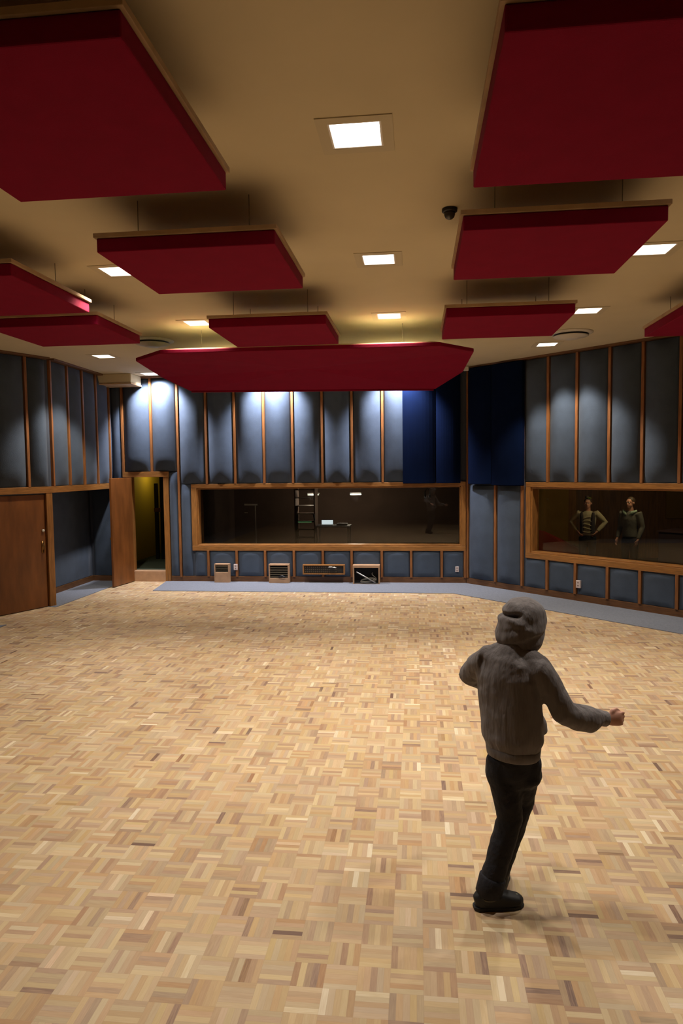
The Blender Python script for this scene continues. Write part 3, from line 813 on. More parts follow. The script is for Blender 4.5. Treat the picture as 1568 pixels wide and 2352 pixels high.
for k in range(8):
    bm = NB(); bx(bm, -0.23, 0.23, -0.24, 0.2, 0.345 + k * 0.2, 0.36 + k * 0.2); f = finish('rack_shelf', bm, MT['boothwall'], t, bevel=0.004)
    bm = NB(); bx(bm, -0.17, 0.17, -0.25, -0.24, 0.352 + k * 0.2, 0.360 + k * 0.2); finish('edge_strip', bm, MT['led'] if k == 3 else MT['metal'], f)
t = thing('microphone_stand', 'thin tilted microphone stand in front of the desk behind the long window', 'microphone stand', (-2.30, 16.0, FZ))
bm = NB(); loft(bm, [(0.0, 0, 0.02), (-0.04, 0, 0.5), (-0.12, 0, 1.05)], [0.010] * 3, n=8); finish('pole', bm, MT['metal'], t)
bm = NB(); lathe(bm, [(0.13, 0), (0.13, 0.02), (0.02, 0.03)], n=20); finish('base', bm, MT['black'], t)
bm = NB(); loft(bm, [(-0.12, 0, 1.05), (-0.14, 0, 1.2)], [0.02, 0.025], n=10); finish('microphone', bm, MT['black'], t)
t = thing('music_stand', 'pale upright music stand at the left behind the long window', 'music stand', (-3.95, 16.3, FZ))
bm = NB(); loft(bm, [(0.03, 0, 0.0), (0.03, 0, 1.42)], [0.018, 0.015], n=8); finish('pole', bm, MT['paper'], t)
bm = NB(); bx(bm, -0.24, 0.08, -0.02, 0.02, 1.40, 1.44); finish('crossbar', bm, MT['paper'], t)
bm = NB(); bx(bm, -0.24, -0.16, -0.02, 0.0, 1.22, 1.235); finish('side_clip', bm, MT['metal'], t)
bm = NB()
for k in range(3):
    a = k * 2.09; loft(bm, [(0.03, 0, 0.12), (0.03 + 0.22 * math.cos(a), 0.22 * math.sin(a), 0.01)], [0.009, 0.009], n=6)
finish('tripod', bm, MT['metal'], t)
def blamp(x, label, s):
    t = thing('hanging_lamp', label, 'lamp', (x, 17.45, 1.86))
    bm = NB(); bx(bm, -0.15, 0.15, -0.06, 0.06, 0, 0.03); finish('lamp_shade', bm, MT['paper'], t, bevel=0.008)
    bm = NB(); bx(bm, -0.14, 0.14, -0.07, 0.05, -0.03, 0.0); finish('lamp_tube', bm, MT['lampw'] if s > 0.8 else emis('faint_tube', (0.75, 0.9, 0.85), 0.25), t)
    l = bpy.data.lights.new('tube_light', 'POINT'); l.energy = 38 * s; l.color = (1.0, 0.85, 0.68); l.shadow_soft_size = 0.08
    lo_ = bpy.data.objects.new('tube_light', l); C.objects.link(lo_); lo_.parent = t; lo_.location = (0, -0.1, -0.12)
    for q in (-0.12, 0.12):
        bm = NB(); loft(bm, [(q, 0, 0.03), (q, 0, 2.8 - 1.86)], [0.003, 0.003], n=6); finish('cord', bm, MT['wire'], t)
blamp(-2.66, 'dim pale lamp over the equipment rack behind the long window', 0.5)
blamp(-1.56, 'brighter white lamp strip right of the rack behind the long window', 1)
t = thing('hanging_headphones', 'dark object hanging at the top right of the long window', 'headphones', (0.235, 15.6, 1.84))
bm = NB(); loft(bm, [(-0.05, 0, 0.0), (-0.06, 0, 0.12), (0, 0, 0.20), (0.06, 0, 0.12), (0.05, 0, 0.0)], [0.02, 0.012, 0.012, 0.012, 0.02], n=8); finish('headband', bm, MT['black'], t, True)
bm = NB(); ball(bm, (-0.05, 0, 0), (0.025, 0.04, 0.045)); finish('ear_cup', bm, MT['black'], t, True)
bm = NB(); ball(bm, (0.05, 0, 0), (0.025, 0.04, 0.045)); finish('ear_cup', bm, MT['black'], t, True)
bm = NB(); loft(bm, [(0, 0, 0.2), (0, 0, 0.97)], [0.004, 0.004], n=6); finish('cord', bm, MT['black'], t)

# ================================================================== BOOTH BEHIND THE ANGLED WALL
q = [(1.42, YB + 0.16), (1.42, 17.4), (8.6, 17.4), (8.6, 9.2), (5.9, 10.25)]
inner_A = MA @ Vector((0.35, -0.12, 0)); inner_B = MA @ Vector((LA, -0.12, 0))
bm = NB(); prism(bm, [(inner_A.x, inner_A.y), (inner_B.x, inner_B.y), (8.6, 9.2), (8.6, 17.4), (1.42, 17.4), (1.42, 15.0)], 0.1, FZ); struct(finish('floor_booth', bm, MT['boothcarpet']))
bm = NB(); prism(bm, [(inner_A.x, inner_A.y), (inner_B.x, inner_B.y), (8.6, 9.2), (8.6, 17.4), (1.42, 17.4), (1.42, 15.0)], 2.9, 3.0); struct(finish('ceiling_booth', bm, MT['boothwall']))
wall('wall_booth_left', (1.42, 15.0), (1.42, 17.4), FZ, 2.9, mat=MT['mustard'], th=0.04)
wall('wall_booth_back', (1.42, 17.4), (8.6, 17.4), FZ, 2.9, mat=MT['panelw'])
wall('wall_booth_right', (8.6, 17.4), (8.6, 9.2), FZ, 2.9, mat=MT['panelw'])
# hung mustard and dark fabric strips on the rear wall
MBb, LBb = wall_frame((1.42, 17.4), (8.6, 17.4))
box_on('mustard_drape', MBb, 0.2, 2.3, 0.0, 0.05, FZ, 2.7, MT['mustard'])
tag(bpy.data.objects['mustard_drape'], 'mustard fabric hanging on the booth rear wall at the left of the booth window', 'drape')
box_on('brown_drape', MBb, 4.6, 7.0, 0.0, 0.05, 1.2, 2.7, simple('brown_cloth', (0.20, 0.11, 0.03), 0.9))
tag(bpy.data.objects['brown_drape'], 'brown fabric on the booth rear wall right of the two people', 'drape')
t = thing('sofa', 'dim red sofa behind the left end of the booth window', 'sofa', (2.55, 14.95, FZ))
bm = NB(); prism(bm, [(-0.6, -0.35), (0.55, -0.95), (0.75, -0.6), (-0.4, 0.05)], 0.08, 0.45); finish('seat', bm, MT['redsofa'], t, bevel=0.04)
bm = NB()
v = [(-0.62, -0.02, 1.05), (0.10, -0.30, 0.88), (0.75, -0.58, 0.58), (0.80, -0.45, 0.58), (0.15, -0.16, 0.88), (-0.58, 0.12, 1.05)]
top = [bm.verts.new(p) for p in v]; bot = [bm.verts.new((p[0], p[1], 0.08)) for p in v]
bm.faces.new(top); bm.faces.new(bot[::-1])
for i in range(6): bm.faces.new((bot[i], bot[(i + 1) % 6], top[(i + 1) % 6], top[i]))
finish('backrest', bm, MT['redsofa'], t, bevel=0.03)
t = thing('booth_console', 'dark low console behind the right part of the booth window', 'console', (5.6, 13.6, FZ))
bm = NB(); bx(bm, -0.9, 0.9, -0.35, 0.35, 0, 0.95, Matrix.Rotation(-math.pi / 4, 4, 'Z')); finish('console_body', bm, simple('plum_dark', (0.03, 0.015, 0.02), 0.6), t, bevel=0.02)
bm = NB(); bx(bm, -0.92, 0.92, -0.37, 0.37, 0.95, 0.98, Matrix.Rotation(-math.pi / 4, 4, 'Z')); finish('console_top', bm, simple('plum_top', (0.05, 0.025, 0.03), 0.4), t, bevel=0.005)
t = thing('booth_fill_lamp', 'added unseen warm fill lamp inside the booth above the two people', 'ceiling light', (4.25, 13.15, 2.9))
bm = NB(); lathe(bm, [(0.14, 0), (0.14, -0.03), (0.10, -0.06), (0.02, -0.065)], n=24); finish('fill_lamp_bowl', bm, emis('bowl', (1.0, 0.8, 0.5), 0.6), t, True)
l = bpy.data.lights.new('booth_fill_light', 'POINT'); l.energy = 60; l.color = (1.0, 0.78, 0.42); l.shadow_soft_size = 0.12  # fill light of an unseen lamp, added to brighten the booth figures
lo_o = bpy.data.objects.new('booth_fill_light', l); C.objects.link(lo_o); lo_o.parent = t; lo_o.location = (0, 0, -0.15)

# ================================================================== PEOPLE
def remesh(o, vox, sm=4, fac=0.5):
    m = o.modifiers.new('remesh', 'REMESH'); m.mode = 'VOXEL'; m.voxel_size = vox; m.use_smooth_shade = True
    if sm:
        s = o.modifiers.new('smooth', 'SMOOTH'); s.iterations = sm; s.factor = fac

def V(*a): return Vector(a)

def hand(bm, wrist, d, nrm, thumb, k=1.0, curl=0.9):
    """wrist point, pointing dir, palm normal (fingers curl towards it), thumb side"""
    d = Vector(d).normalized(); nrm = Vector(nrm); nrm = (nrm - d * nrm.dot(d)).normalized()
    th = Vector(thumb); th = (th - d * th.dot(d) - nrm * th.dot(nrm)).normalized()
    W = Vector(wrist)
    loft(bm, [W - d * 0.03 * k, W, W + d * 0.03 * k, W + d * 0.075 * k, W + d * 0.092 * k],
         [(0.028 * k, 0.021 * k), (0.029 * k, 0.020 * k), (0.038 * k, 0.017 * k), (0.041 * k, 0.015 * k), (0.036 * k, 0.012 * k)], side=th, n=14)
    for i, (off, ln, r) in enumerate(((0.030, 0.072, 0.0088), (0.010, 0.080, 0.0092), (-0.011, 0.074, 0.0088), (-0.030, 0.058, 0.0078))):
        p = W + d * 0.080 * k + th * off * k
        pts = [p - d * 0.02 * k]; dirn = Vector(d); c = curl * (0.9 + 0.08 * i)
        pts.append(p + d * 0.006 * k)
        cur = pts[-1]; ang = 0
        for seg, a in ((0.44, 0.45 * c), (0.32, 1.05 * c), (0.24, 0.8 * c)):
            ang += a
            dn = d * math.cos(ang) + nrm * math.sin(ang)
            cur = cur + dn * ln * seg * k; pts.append(cur)
        loft(bm, pts, [r * k, r * 1.05 * k, r * k, r * 0.95 * k, r * 0.75 * k], side=th, n=10)
    p = W + d * 0.022 * k + th * 0.026 * k
    loft(bm, [p - th * 0.012 * k, p + th * 0.018 * k + d * 0.018 * k, p + th * 0.026 * k + d * 0.045 * k + nrm * 0.012 * k, p + th * 0.014 * k + d * 0.068 * k + nrm * 0.026 * k],
         [0.013 * k, 0.012 * k, 0.010 * k, 0.008 * k], side=nrm, n=10)

def head(bm, c, fwd, up, k=1.0):
    """face, nose, ears in one surface; fwd/up unit vectors"""
    f = Vector(fwd).normalized(); u = Vector(up); u = (u - f * u.dot(f)).normalized(); s = f.cross(u)
    R = Matrix((s, f, u)).transposed().to_4x4(); c = Vector(c)
    def P(a, b_, e): return c + s * a * k + f * b_ * k + u * e * k
    ball(bm, P(0, -0.012, 0.028), (0.076 * k, 0.093 * k, 0.088 * k), 20, R)
    ball(bm, P(0, 0.022, -0.038), (0.058 * k, 0.066 * k, 0.072 * k), 20, R)
    ball(bm, P(0, 0.060, -0.085), (0.030 * k, 0.026 * k, 0.022 * k), 14, R)       # chin
    loft(bm, [P(0, 0.080, 0.015), P(0, 0.098, -0.015), P(0, 0.104, -0.030), P(0, 0.082, -0.036)], [0.009 * k, 0.013 * k, 0.017 * k, 0.012 * k], side=s, n=10)  # nose
    ball(bm, P(0, 0.082, 0.030), (0.050 * k, 0.014 * k, 0.010 * k), 14, R)        # brow
    ball(bm, P(0, 0.082, -0.058), (0.026 * k, 0.012 * k, 0.006 * k), 12, R)       # lips
    ball(bm, P(0, 0.080, -0.067), (0.022 * k, 0.012 * k, 0.006 * k), 12, R)
    for q_ in (-1, 1):
        ball(bm, P(q_ * 0.079, -0.005, -0.005), (0.010 * k, 0.018 * k, 0.030 * k), 12, R)
    return P, R

def person_mesh(nm, J, label, vox=0.006, k=1.0, hands=((0.9), (0.9))):
    """J: joints dict -> one continuous body surface; returns body object"""
    bm = NB()
    side = (J['shR'] - J['shL']).normalized()
    fw = J['fwd'].normalized()
    P, R = head(bm, J['head'], J['hfwd'], J['hup'], k)
    loft(bm, [J['neck'] - V(0, 0, 0.05), J['neck'], (J['neck'] + J['head']) / 2, J['head'] - J['hup'] * 0.02], [0.060 * k, 0.056 * k, 0.054 * k, 0.05 * k], side=side, n=14)
    loft(bm, [J['pelvis'] - V(0, 0, 0.10), J['pelvis'], J['waist'], J['chest'], (J['chest'] + J['neck']) / 2, J['neck'] - V(0, 0, 0.02)],
         [(0.10 * k, 0.08 * k), (0.132 * k, 0.092 * k), (0.13 * k, 0.095 * k), (0.155 * k, 0.11 * k), (0.145 * k, 0.085 * k), (0.07 * k, 0.06 * k)], side=side, n=20)
    for S in 'LR':
        a, b_, c = J['sh' + S], J['el' + S], J['wr' + S]
        loft(bm, [J['chest'] * 0.4 + a * 0.6, a, (a + b_) / 2, b_, (b_ * 0.6 + c * 0.4), c, c + (c - b_).normalized() * 0.02],
             [0.042 * k, 0.052 * k, 0.046 * k, 0.038 * k, 0.040 * k, 0.027 * k, 0.026 * k], side=side if abs(side.dot((b_ - a).normalized())) < 0.9 else V(0, 0, 1), n=14)
        hip, kn, an_ = J['hip' + S], J['kn' + S], J['an' + S]
        loft(bm, [hip + V(0, 0, 0.04), hip - V(0, 0, 0.06), (hip + kn) / 2, kn, kn * 0.65 + an_ * 0.35, an_ * 0.8 + kn * 0.2, an_],
             [0.068 * k, 0.076 * k, 0.064 * k, 0.048 * k, 0.050 * k, 0.034 * k, 0.034 * k], side=side, n=16)
        ft = J['toe' + S]
        loft(bm, [an_ + (an_ - ft).normalized() * 0.03 - V(0, 0, 0.01), an_ - V(0, 0, 0.02), (an_ + ft) / 2 - V(0, 0, 0.022), ft],
             [0.028 * k, 0.032 * k, 0.028 * k, 0.018 * k], side=V(0, 0, 1), n=12)
        dirh = (c - b_).normalized()
        hand(bm, c + dirh * 0.01, J.get('hd' + S, dirh), J['palm' + S], J['thumb' + S], k, J.get('curl' + S, 0.9))
    o = finish(nm, bm, MT['skin'], smooth=True)
    remesh(o, vox, 2, 0.4)
    tag(o, label, 'person')
    # eyes
    for q_ in (-1, 1):
        bm = NB(); ball(bm, P(q_ * 0.030, 0.078, 0.008), 0.0115 * k, 12); finish('eye', bm, MT['eye'], o, True)
    return o, P, R

def cloth(nm, parent, mat, build, vox, disp=0.0, dscale=0.12, sm=4):
    bm = NB(); build(bm)
    o = finish(nm, bm, mat, parent, True); remesh(o, vox, sm)
    if disp:
        tx = bpy.data.textures.new(nm + '_folds', 'CLOUDS'); tx.noise_scale = dscale; tx.noise_depth = 2
        d = o.modifiers.new('folds', 'DISPLACE'); d.texture = tx; d.strength = disp; d.mid_level = 0.5; d.texture_coords = 'GLOBAL'
    return o

# ---- main person in the hoodie ----------------------------------
fwd = V(0.62, 0.78, 0).normalized(); sr = V(0.80, -0.60, 0).normalized()
J = dict(head=V(0.600, 3.955, 1.625), hfwd=V(0.72, 0.62, -0.32).normalized(), hup=V(0.22, 0.25, 0.94).normalized(),
         neck=V(0.548, 3.90, 1.475), chest=V(0.508, 3.875, 1.27), waist=V(0.52, 3.87, 1.05), pelvis=V(0.530, 3.86, 0.90), fwd=fwd,
         shL=V(0.388, 3.93, 1.412), elL=V(0.312, 4.08, 1.262), wrL=V(0.50, 4.24, 1.17),
         shR=V(0.672, 3.80, 1.388), elR=V(0.795, 3.775, 1.155), wrR=V(1.035, 3.885, 1.085),
         hipL=V(0.475, 3.865, 0.86), knL=V(0.515, 3.845, 0.50), anL=V(0.395, 3.80, 0.105), toeL=V(0.54, 3.83, 0.036),
         hipR=V(0.60, 3.86, 0.86), knR=V(0.598, 3.965, 0.56), anR=V(0.472, 3.965, 0.13), toeR=V(0.505, 4.10, 0.036),
         palmL=V(0, -0.3, -1), thumbL=V(0.3, -1, 0), palmR=V(-0.25, 1, -0.15), thumbR=V(0.2, 0.1, 1),
         hdR=V(0.98, 0.12, -0.02), curlR=1.55, curlL=1.0)
J['hup'] = (J['hup'] - J['hfwd'] * J['hup'].dot(J['hfwd'])).normalized()
person, P, R = person_mesh('person', J, 'person in hooded charcoal sweatshirt and black jeans walking across the parquet', 0.006)

def hood_torso(bm):
    s = sr
    loft(bm, [V(0.533, 3.86, 0.880), V(0.532, 3.86, 0.915), V(0.530, 3.86, 0.975), V(0.525, 3.862, 1.06), V(0.512, 3.87, 1.20), V(0.506, 3.875, 1.32), V(0.515, 3.882, 1.405), V(0.535, 3.892, 1.455), V(0.556, 3.905, 1.50)],
         [(0.150, 0.118), (0.155, 0.124), (0.185, 0.145), (0.186, 0.140), (0.188, 0.135), (0.192, 0.130), (0.170, 0.115), (0.105, 0.095), (0.085, 0.085)], side=s, n=28)
    # slack front pouch swinging out on the right
    loft(bm, [V(0.60, 3.92, 1.14), V(0.675, 3.93, 1.02), V(0.700, 3.93, 0.965)], [0.06, 0.062, 0.042], side=s, n=14)
    for S_ in 'LR':
        loft(bm, [V(0.545, 3.895, 1.44), J['sh' + S_] * 0.5 + V(0.545, 3.895, 1.44) * 0.5, J['sh' + S_] - V(0, 0, 0.012)], [0.075, 0.078, 0.078], side=V(0, 0, 1), n=16)
    for a, b_, c, r in ((J['shL'], J['elL'], J['wrL'], 0), (J['shR'], J['elR'], J['wrR'], 1)):
        ax = V(0, 0, 1)
        m1 = a * 0.55 + b_ * 0.45; m2 = b_ * 0.7 + c * 0.3; m3 = b_ * 0.35 + c * 0.65; m4 = b_ * 0.12 + c * 0.88
        ch = V(0.512, 3.88, 1.33)
        bag = 0.018 if r else 0.0
        loft(bm, [ch * 0.6 + a * 0.4 - V(0, 0, 0.01), a - V(0, 0, 0.01), m1, b_, m2 - V(0, 0, bag), m3 - V(0, 0, bag), m4, c + (c - b_).normalized() * 0.012],
             [0.085, 0.081, 0.072, 0.070, 0.074, 0.074, 0.047, 0.040], side=sr if r == 0 else V(0, 1, 0), n=18)
hd = cloth('hoodie', person, MT['hoodie'], hood_torso, 0.009, disp=0.014, dscale=0.09, sm=11)
hd['label'] = 'charcoal grey hooded sweatshirt'
def hem(bm):
    loft(bm, [V(0.534, 3.86, 0.868), V(0.534, 3.86, 0.875), V(0.533, 3.86, 0.925), V(0.533, 3.86, 0.932)], [(0.146, 0.118), (0.154, 0.126), (0.160, 0.132), (0.150, 0.122)], side=sr, n=40)
b0 = NB(); hem(b0); finish('hem_band', b0, MT['hoodie'], hd, True)
b0 = NB(); dv = (J['wrR'] - J['elR']).normalized(); a = J['wrR']
loft(b0, [a - dv * 0.055, a - dv * 0.045, a + dv * 0.012, a + dv * 0.018], [0.043, 0.046, 0.043, 0.036], side=V(0, 1, 0), n=24); finish('cuff', b0, MT['hoodie'], hd, True)

# hood: shell with a face opening, folds and a deep crease
def make_hood():
    f = J['hfwd']; u = J['hup']; s = f.cross(u); c = J['head'] + V(-0.004, -0.010, -0.008); nd = V(-0.26, -0.20, -0.94).normalized()
    bm = NB(); nU, nV_ = 48, 36
    rows = []
    for j in range(nV_ + 1):
        th = 0.62 + (math.pi - 0.62) * j / nV_            # angle from the forward axis
        row = []
        for i in range(nU):
            ph = 2 * math.pi * i / nU
            d = f * math.cos(th) + (s * math.cos(ph) + u * math.sin(ph)) * math.sin(th)
            up_ = d.dot(V(0, 0, 1)); lf = d.dot(V(-1, 0, 0)); bk = d.dot(V(0, -1, 0))
            r = 0.134 + 0.008 * max(0, d.dot(u)) + 0.080 * max(0.0, d.dot(nd)) ** 1.8
            r += 0.0035 * math.sin(7.5 * (d.dot(u) + 0.25 * d.dot(s)) + 2.2) * min(1.0, max(0.0, 1.2 - 1.1 * abs(up_ - 0.1)))
            r += 0.0022 * math.sin(13 * up_ - 7 * lf + 3 * bk)
            g = math.exp(-((up_ - 0.40 + 0.08 * (lf - 0.6)) / 0.075) ** 2) * max(0, min(1, (lf - 0.02) * 2.6))
            r -= 0.046 * g * math.exp(-((lf - 0.52) / 0.42) ** 2)
            g2 = math.exp(-((up_ + 0.56 - 0.20 * d.x) / 0.07) ** 2) * max(0, min(1, bk * 1.5 + 0.2))
            r -= 0.020 * g2
            g3 = math.exp(-((up_ + 0.02 - 0.35 * d.x) / 0.09) ** 2) * max(0, min(1, bk * 1.3))
            r -= 0.006 * g3
            r += 0.004 * math.exp(-((up_ - 0.16) / 0.10) ** 2) * max(0, lf)
            row.append(bm.verts.new(c + d * r))
        rows.append(row)
    for j in range(nV_):
        for i in range(nU):
            bm.faces.new((rows[j][i], rows[j][(i + 1) % nU], rows[j + 1][(i + 1) % nU], rows[j + 1][i]))
    bmesh.ops.remove_doubles(bm, verts=bm.verts, dist=1e-4)
    o = finish('hood', bm, MT['hoodie'], hd, True)
    md = o.modifiers.new('thick', 'SOLIDIFY'); md.thickness = 0.008; md.offset = -1
    sb_ = o.modifiers.new('sub', 'SUBSURF'); sb_.levels = 1; sb_.render_levels = 1
    bm = NB()                                             # gathered collar of the hood
    for k_, (rr, dz, dx) in enumerate(((0.092, -0.018, -0.004),)):
        cc = V(0.566 + dx, 3.905 + dx * 0.6, 1.478 + dz); pr = []
        n = 36; m = 10
        for i in range(n):
            a = 2 * math.pi * i / n; ring = []
            ctr = cc + V(math.cos(a) * rr, math.sin(a) * rr * 0.92, -0.16 * rr * math.cos(a + 0.3) - 0.012 * math.sin(a * 2))
            for q_ in range(m):
                b_ = 2 * math.pi * q_ / m
                ring.append(bm.verts.new(ctr + V(math.cos(a), math.sin(a), 0) * 0.020 * math.cos(b_) + V(0, 0, 0.026 * math.sin(b_))))
            pr.append(ring)
        for i in range(n):
            for q_ in range(m):
                bm.faces.new((pr[i][q_], pr[(i + 1) % n][q_], pr[(i + 1) % n][(q_ + 1) % m], pr[i][(q_ + 1) % m]))
    finish('hood_collar', bm, MT['hoodie'], hd, True)
make_hood()

def jeans(bm):
    s = sr
    loft(bm, [V(0.537, 3.862, 0.70), V(0.536, 3.862, 0.78), V(0.535, 3.86, 0.87), V(0.533, 3.86, 0.935)], [(0.085, 0.085), (0.116, 0.110), (0.128, 0.112), (0.122, 0.10)], side=s, n=24)
    for S in 'LR':
        h, k_, a = J['hip' + S], J['kn' + S], J['an' + S]
        end = a + (a - k_).normalized() * (0.012 if S == 'L' else 0.02)
        loft(bm, [h, h - V(0, 0, 0.10), (h + k_) / 2, k_, k_ * 0.65 + a * 0.35, k_ * 0.3 + a * 0.7, end],
             [0.088, 0.096, 0.086, 0.072, 0.070, 0.066, 0.068 if S == 'L' else 0.062], side=s, n=20)
cloth('jeans', person, MT['jeans'], jeans, 0.009, disp=0.012, dscale=0.06, sm=4)['label'] = 'black jeans with turned-up cuffs'
b0 = NB(); loft(b0, [J['anL'] * 0.8 + J['knL'] * 0.2, J['anL'] * 0.82 + J['knL'] * 0.18, J['anL'] - V(0.002, 0, 0.018), J['anL'] - V(0.002, 0, 0.026)], [0.068, 0.076, 0.075, 0.060], side=sr, n=24)
finish('trouser_cuff', b0, MT['jeans'], person, True)

def shoe(an_, toe, S):
    d = (toe - an_); d.z = 0; d.normalize(); s = V(d.y, -d.x, 0)
    base = an_.copy(); base.z = 0
    def build(bm):
        g = lambda t_, z: base + d * t_ + V(0, 0, z)
        loft(bm, [g(-0.085, 0.045), g(-0.065, 0.05), g(-0.02, 0.055), g(0.05, 0.052), g(0.12, 0.042), g(0.17, 0.036), g(0.195, 0.032)],
             [(0.020, 0.030), (0.038, 0.046), (0.046, 0.055), (0.048, 0.052), (0.050, 0.040), (0.045, 0.031), (0.022, 0.020)], side=s, n=18, power=2.6)
        loft(bm, [g(-0.035, 0.05), g(-0.010, 0.085), g(0.0, 0.125)], [0.050, 0.056, 0.052], side=s, n=16)
    o = cloth('shoe', person, MT['shoe'], build, 0.006, sm=3)
    bm = NB(); pts = []
    for t_, w_ in ((-0.09, 0.02), (-0.07, 0.038), (0.0, 0.041), (0.07, 0.044), (0.13, 0.050), (0.175, 0.040), (0.20, 0.018)): pts.append((t_, w_))
    poly = [base + d * a_ + s * w_ for a_, w_ in pts] + [base + d * a_ - s * w_ for a_, w_ in reversed(pts)]
    prism(bm, [(p.x, p.y) for p in poly], 0.001, 0.022)
    finish('sole', bm, MT['sole'], o, bevel=0.004)
    bm = NB()
    for k_ in range(4):
        c = base + d * (0.055 + 0.022 * k_) + V(0, 0, 0.100 - 0.007 * k_ - 0.002 * k_ * k_)
        loft(bm, [c - s * 0.024, c, c + s * 0.024], [0.003] * 3, side=d, n=6)
    finish('laces', bm, MT['black'], o)
    if S == 'L':
        bm = NB(); ball(bm, base + d * 0.155 - s * 0.0 + V(0, 0, 0.067), (0.014, 0.012, 0.005)); x_ = finish('toe_mark', bm, simple('toe_mark', (0.12, 0.13, 0.07), 0.5), o, True); x_['label'] = 'pale scuffed spot on the toe'
        bm = NB(); loft(bm, [base + V(0, 0, 0.070) - d * 0.005, base + V(0, 0, 0.080) - d * 0.005], [0.060, 0.062], side=s, n=24); finish('collar_rim', bm, simple('shoe_rim', (0.09, 0.08, 0.06), 0.8), o, True)
shoe(J['anL'], J['toeL'] + V(0.0, 0.0, 0), 'L')
shoe(J['anR'], J['toeR'], 'R')

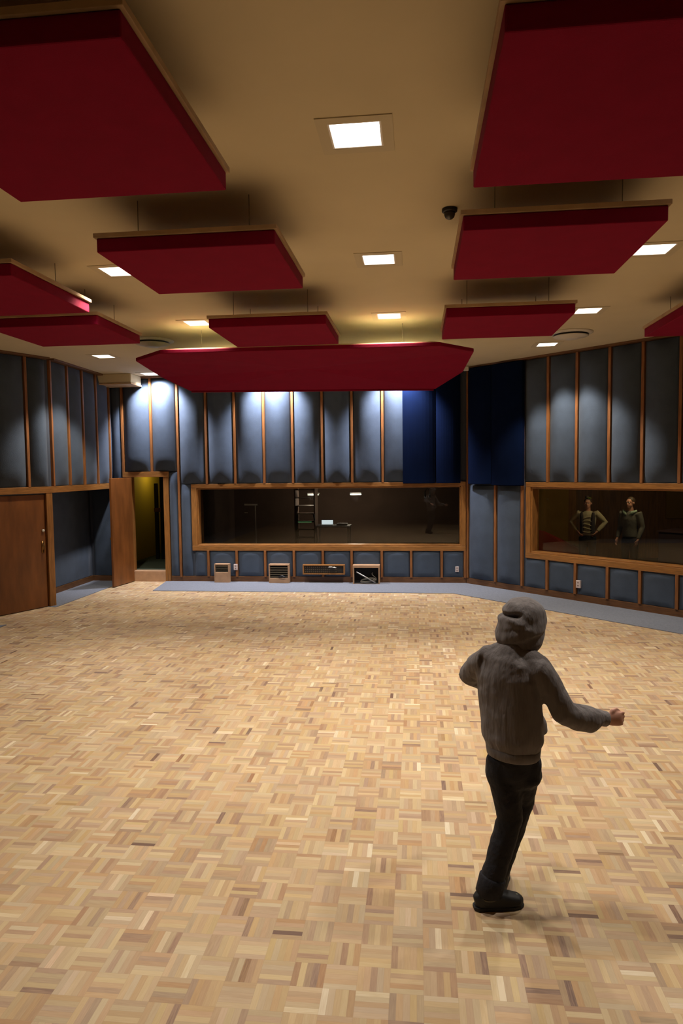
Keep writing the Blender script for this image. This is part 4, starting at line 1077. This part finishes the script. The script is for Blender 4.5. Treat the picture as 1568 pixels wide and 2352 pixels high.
# ---- two people in the booth ------------------------------------
def booth_person(px, py, h, face, pose, label):
    f = Vector(face).normalized(); s = V(f.y, -f.x, 0); b = V(px, py, FZ); k = h / 1.75
    def at_(a, q_, z): return b + s * a * k + f * q_ * k + V(0, 0, z * k)
    j = dict(head=at_(0, 0.02, 1.63), hfwd=f, hup=V(0, 0, 1), neck=at_(0, 0, 1.48), chest=at_(0, 0, 1.28), waist=at_(0, 0, 1.08), pelvis=at_(0, 0, 0.95), fwd=f,
             shL=at_(-0.18, 0, 1.42), shR=at_(0.18, 0, 1.42), hipL=at_(-0.09, 0, 0.90), hipR=at_(0.09, 0, 0.90), knL=at_(-0.10, 0.02, 0.50), knR=at_(0.10, 0.02, 0.50),
             anL=at_(-0.10, -0.02, 0.09), anR=at_(0.10, -0.02, 0.09), toeL=at_(-0.12, 0.14, 0.035), toeR=at_(0.12, 0.14, 0.035))
    if pose == 'hips':
        j.update(elL=at_(-0.36, -0.06, 1.22), wrL=at_(-0.20, 0.06, 1.02), elR=at_(0.36, -0.06, 1.22), wrR=at_(0.20, 0.06, 1.02),
                 palmL=s, thumbL=-f, palmR=-s, thumbR=-f, curlL=0.6, curlR=0.6)
    else:
        j.update(elL=at_(-0.24, -0.03, 1.14), wrL=at_(-0.23, 0.10, 0.90), elR=at_(0.24, -0.03, 1.14), wrR=at_(0.23, 0.10, 0.90),
                 palmL=s, thumbL=f, palmR=-s, thumbR=f, curlL=0.4, curlR=0.4)
    o, P_, R_ = person_mesh('person', j, label, 0.010, k)
    top = MT['shirtw'] if pose == 'hips' else MT['sweater']
    def shirt(bm):
        loft(bm, [at_(0, 0, 0.93), at_(0, 0, 1.10), at_(0, 0, 1.30), at_(0, 0, 1.40), at_(0, 0, 1.47)],
             [(0.165 * k, 0.125 * k), (0.155 * k, 0.118 * k), (0.178 * k, 0.128 * k), (0.165 * k, 0.11 * k), (0.072 * k, 0.07 * k)], side=s, n=22)
        for S in 'LR':
            a, b_, c = j['sh' + S], j['el' + S], j['wr' + S]
            loft(bm, [a * 0.7 + j['chest'] * 0.3, a, (a + b_) / 2, b_, (b_ + c) / 2, c * 0.95 + b_ * 0.05], [0.07 * k, 0.072 * k, 0.064 * k, 0.056 * k, 0.050 * k, 0.038 * k], side=f, n=14)
    sh = cloth('shirt' if pose == 'hips' else 'sweater', o, top, shirt, 0.012, sm=4)
    def trous(bm):
        loft(bm, [at_(0, 0, 0.80), at_(0, 0, 0.95)], [(0.15 * k, 0.12 * k), (0.155 * k, 0.115 * k)], side=s, n=20)
        for S in 'LR':
            loft(bm, [j['hip' + S], (j['hip' + S] + j['kn' + S]) / 2, j['kn' + S], j['an' + S]], [0.095 * k, 0.085 * k, 0.068 * k, 0.058 * k], side=s, n=16)
    cloth('trousers', o, MT['jeans'], trous, 0.014, sm=3)
    for S in 'LR':
        bm = NB(); d = j['toe' + S] - j['an' + S]; d.z = 0; d.normalize(); g = j['an' + S].copy(); g.z = FZ
        loft(bm, [g - d * 0.07 + V(0, 0, 0.04), g + V(0, 0, 0.05), g + d * 0.1 + V(0, 0, 0.038), g + d * 0.17 + V(0, 0, 0.028)], [(0.03, 0.035), (0.042, 0.048), (0.044, 0.036), (0.025, 0.022)], side=V(d.y, -d.x, 0), n=14)
        finish('shoe', bm, MT['shoe'], o, True)
    # hair
    bm = NB()
    ball(bm, P_(0, -0.022, 0.040), (0.084 * k, 0.092 * k, 0.088 * k), 18, R_)
    if pose == 'hips':
        ball(bm, P_(0.02, -0.05, 0.135), (0.045 * k, 0.045 * k, 0.036 * k), 14, R_)
    finish('hair', bm, MT['hair'], o, True)
    if pose == 'hips':
        def vest(bm):
            for q_ in (-1, 1):
                loft(bm, [at_(q_ * 0.10, 0.0, 0.98), at_(q_ * 0.10, 0.0, 1.2), at_(q_ * 0.115, 0.0, 1.36), at_(q_ * 0.12, 0, 1.44)],
                     [(0.055 * k, 0.135 * k), (0.06 * k, 0.138 * k), (0.05 * k, 0.142 * k), (0.03 * k, 0.10 * k)], side=s, n=18)
        cloth('vest', o, MT['vest'], vest, 0.012, sm=2)
        bm = NB(); ball(bm, P_(-0.03, 0.03, 0.118), (0.05 * k, 0.03 * k, 0.012 * k), 14, R_); finish('hair_band', bm, simple('lime_band', (0.22, 0.35, 0.03), 0.7), o, True)
        bm = NB()
        for r_ in range(5):
            z = 1.02 + r_ * 0.075
            pts = [at_(-0.09 + 0.03 * i, 0.128 + 0.006 * math.sin(i), z - 0.02 * math.sin(i * 0.6 + r_)) for i in range(7)]
            loft(bm, pts, [0.004] + [0.012] * 5 + [0.004], side=V(0, 0, 1), n=8)
        finish('shirt_ruffles', bm, MT['shirtw'], o, True)
    else:
        bm = NB()
        for q_ in (-1, 1):
            loft(bm, [at_(q_ * 0.02, 0.10, 1.37), at_(q_ * 0.09, 0.085, 1.44), at_(q_ * 0.15, 0.02, 1.475)], [0.012, 0.035, 0.018], side=f, n=10)
        finish('collar', bm, MT['collar'], o, True)
    return o
booth_person(3.44, 14.28, 1.62, (-0.35, -0.94, 0), 'hips', 'person in a cream long-sleeved shirt and dark vest, hands on hips, behind the booth window')
booth_person(4.09, 13.66, 1.66, (-0.75, -0.66, 0), 'down', 'person in grey sweater with mint collar, right of the two behind the booth window')
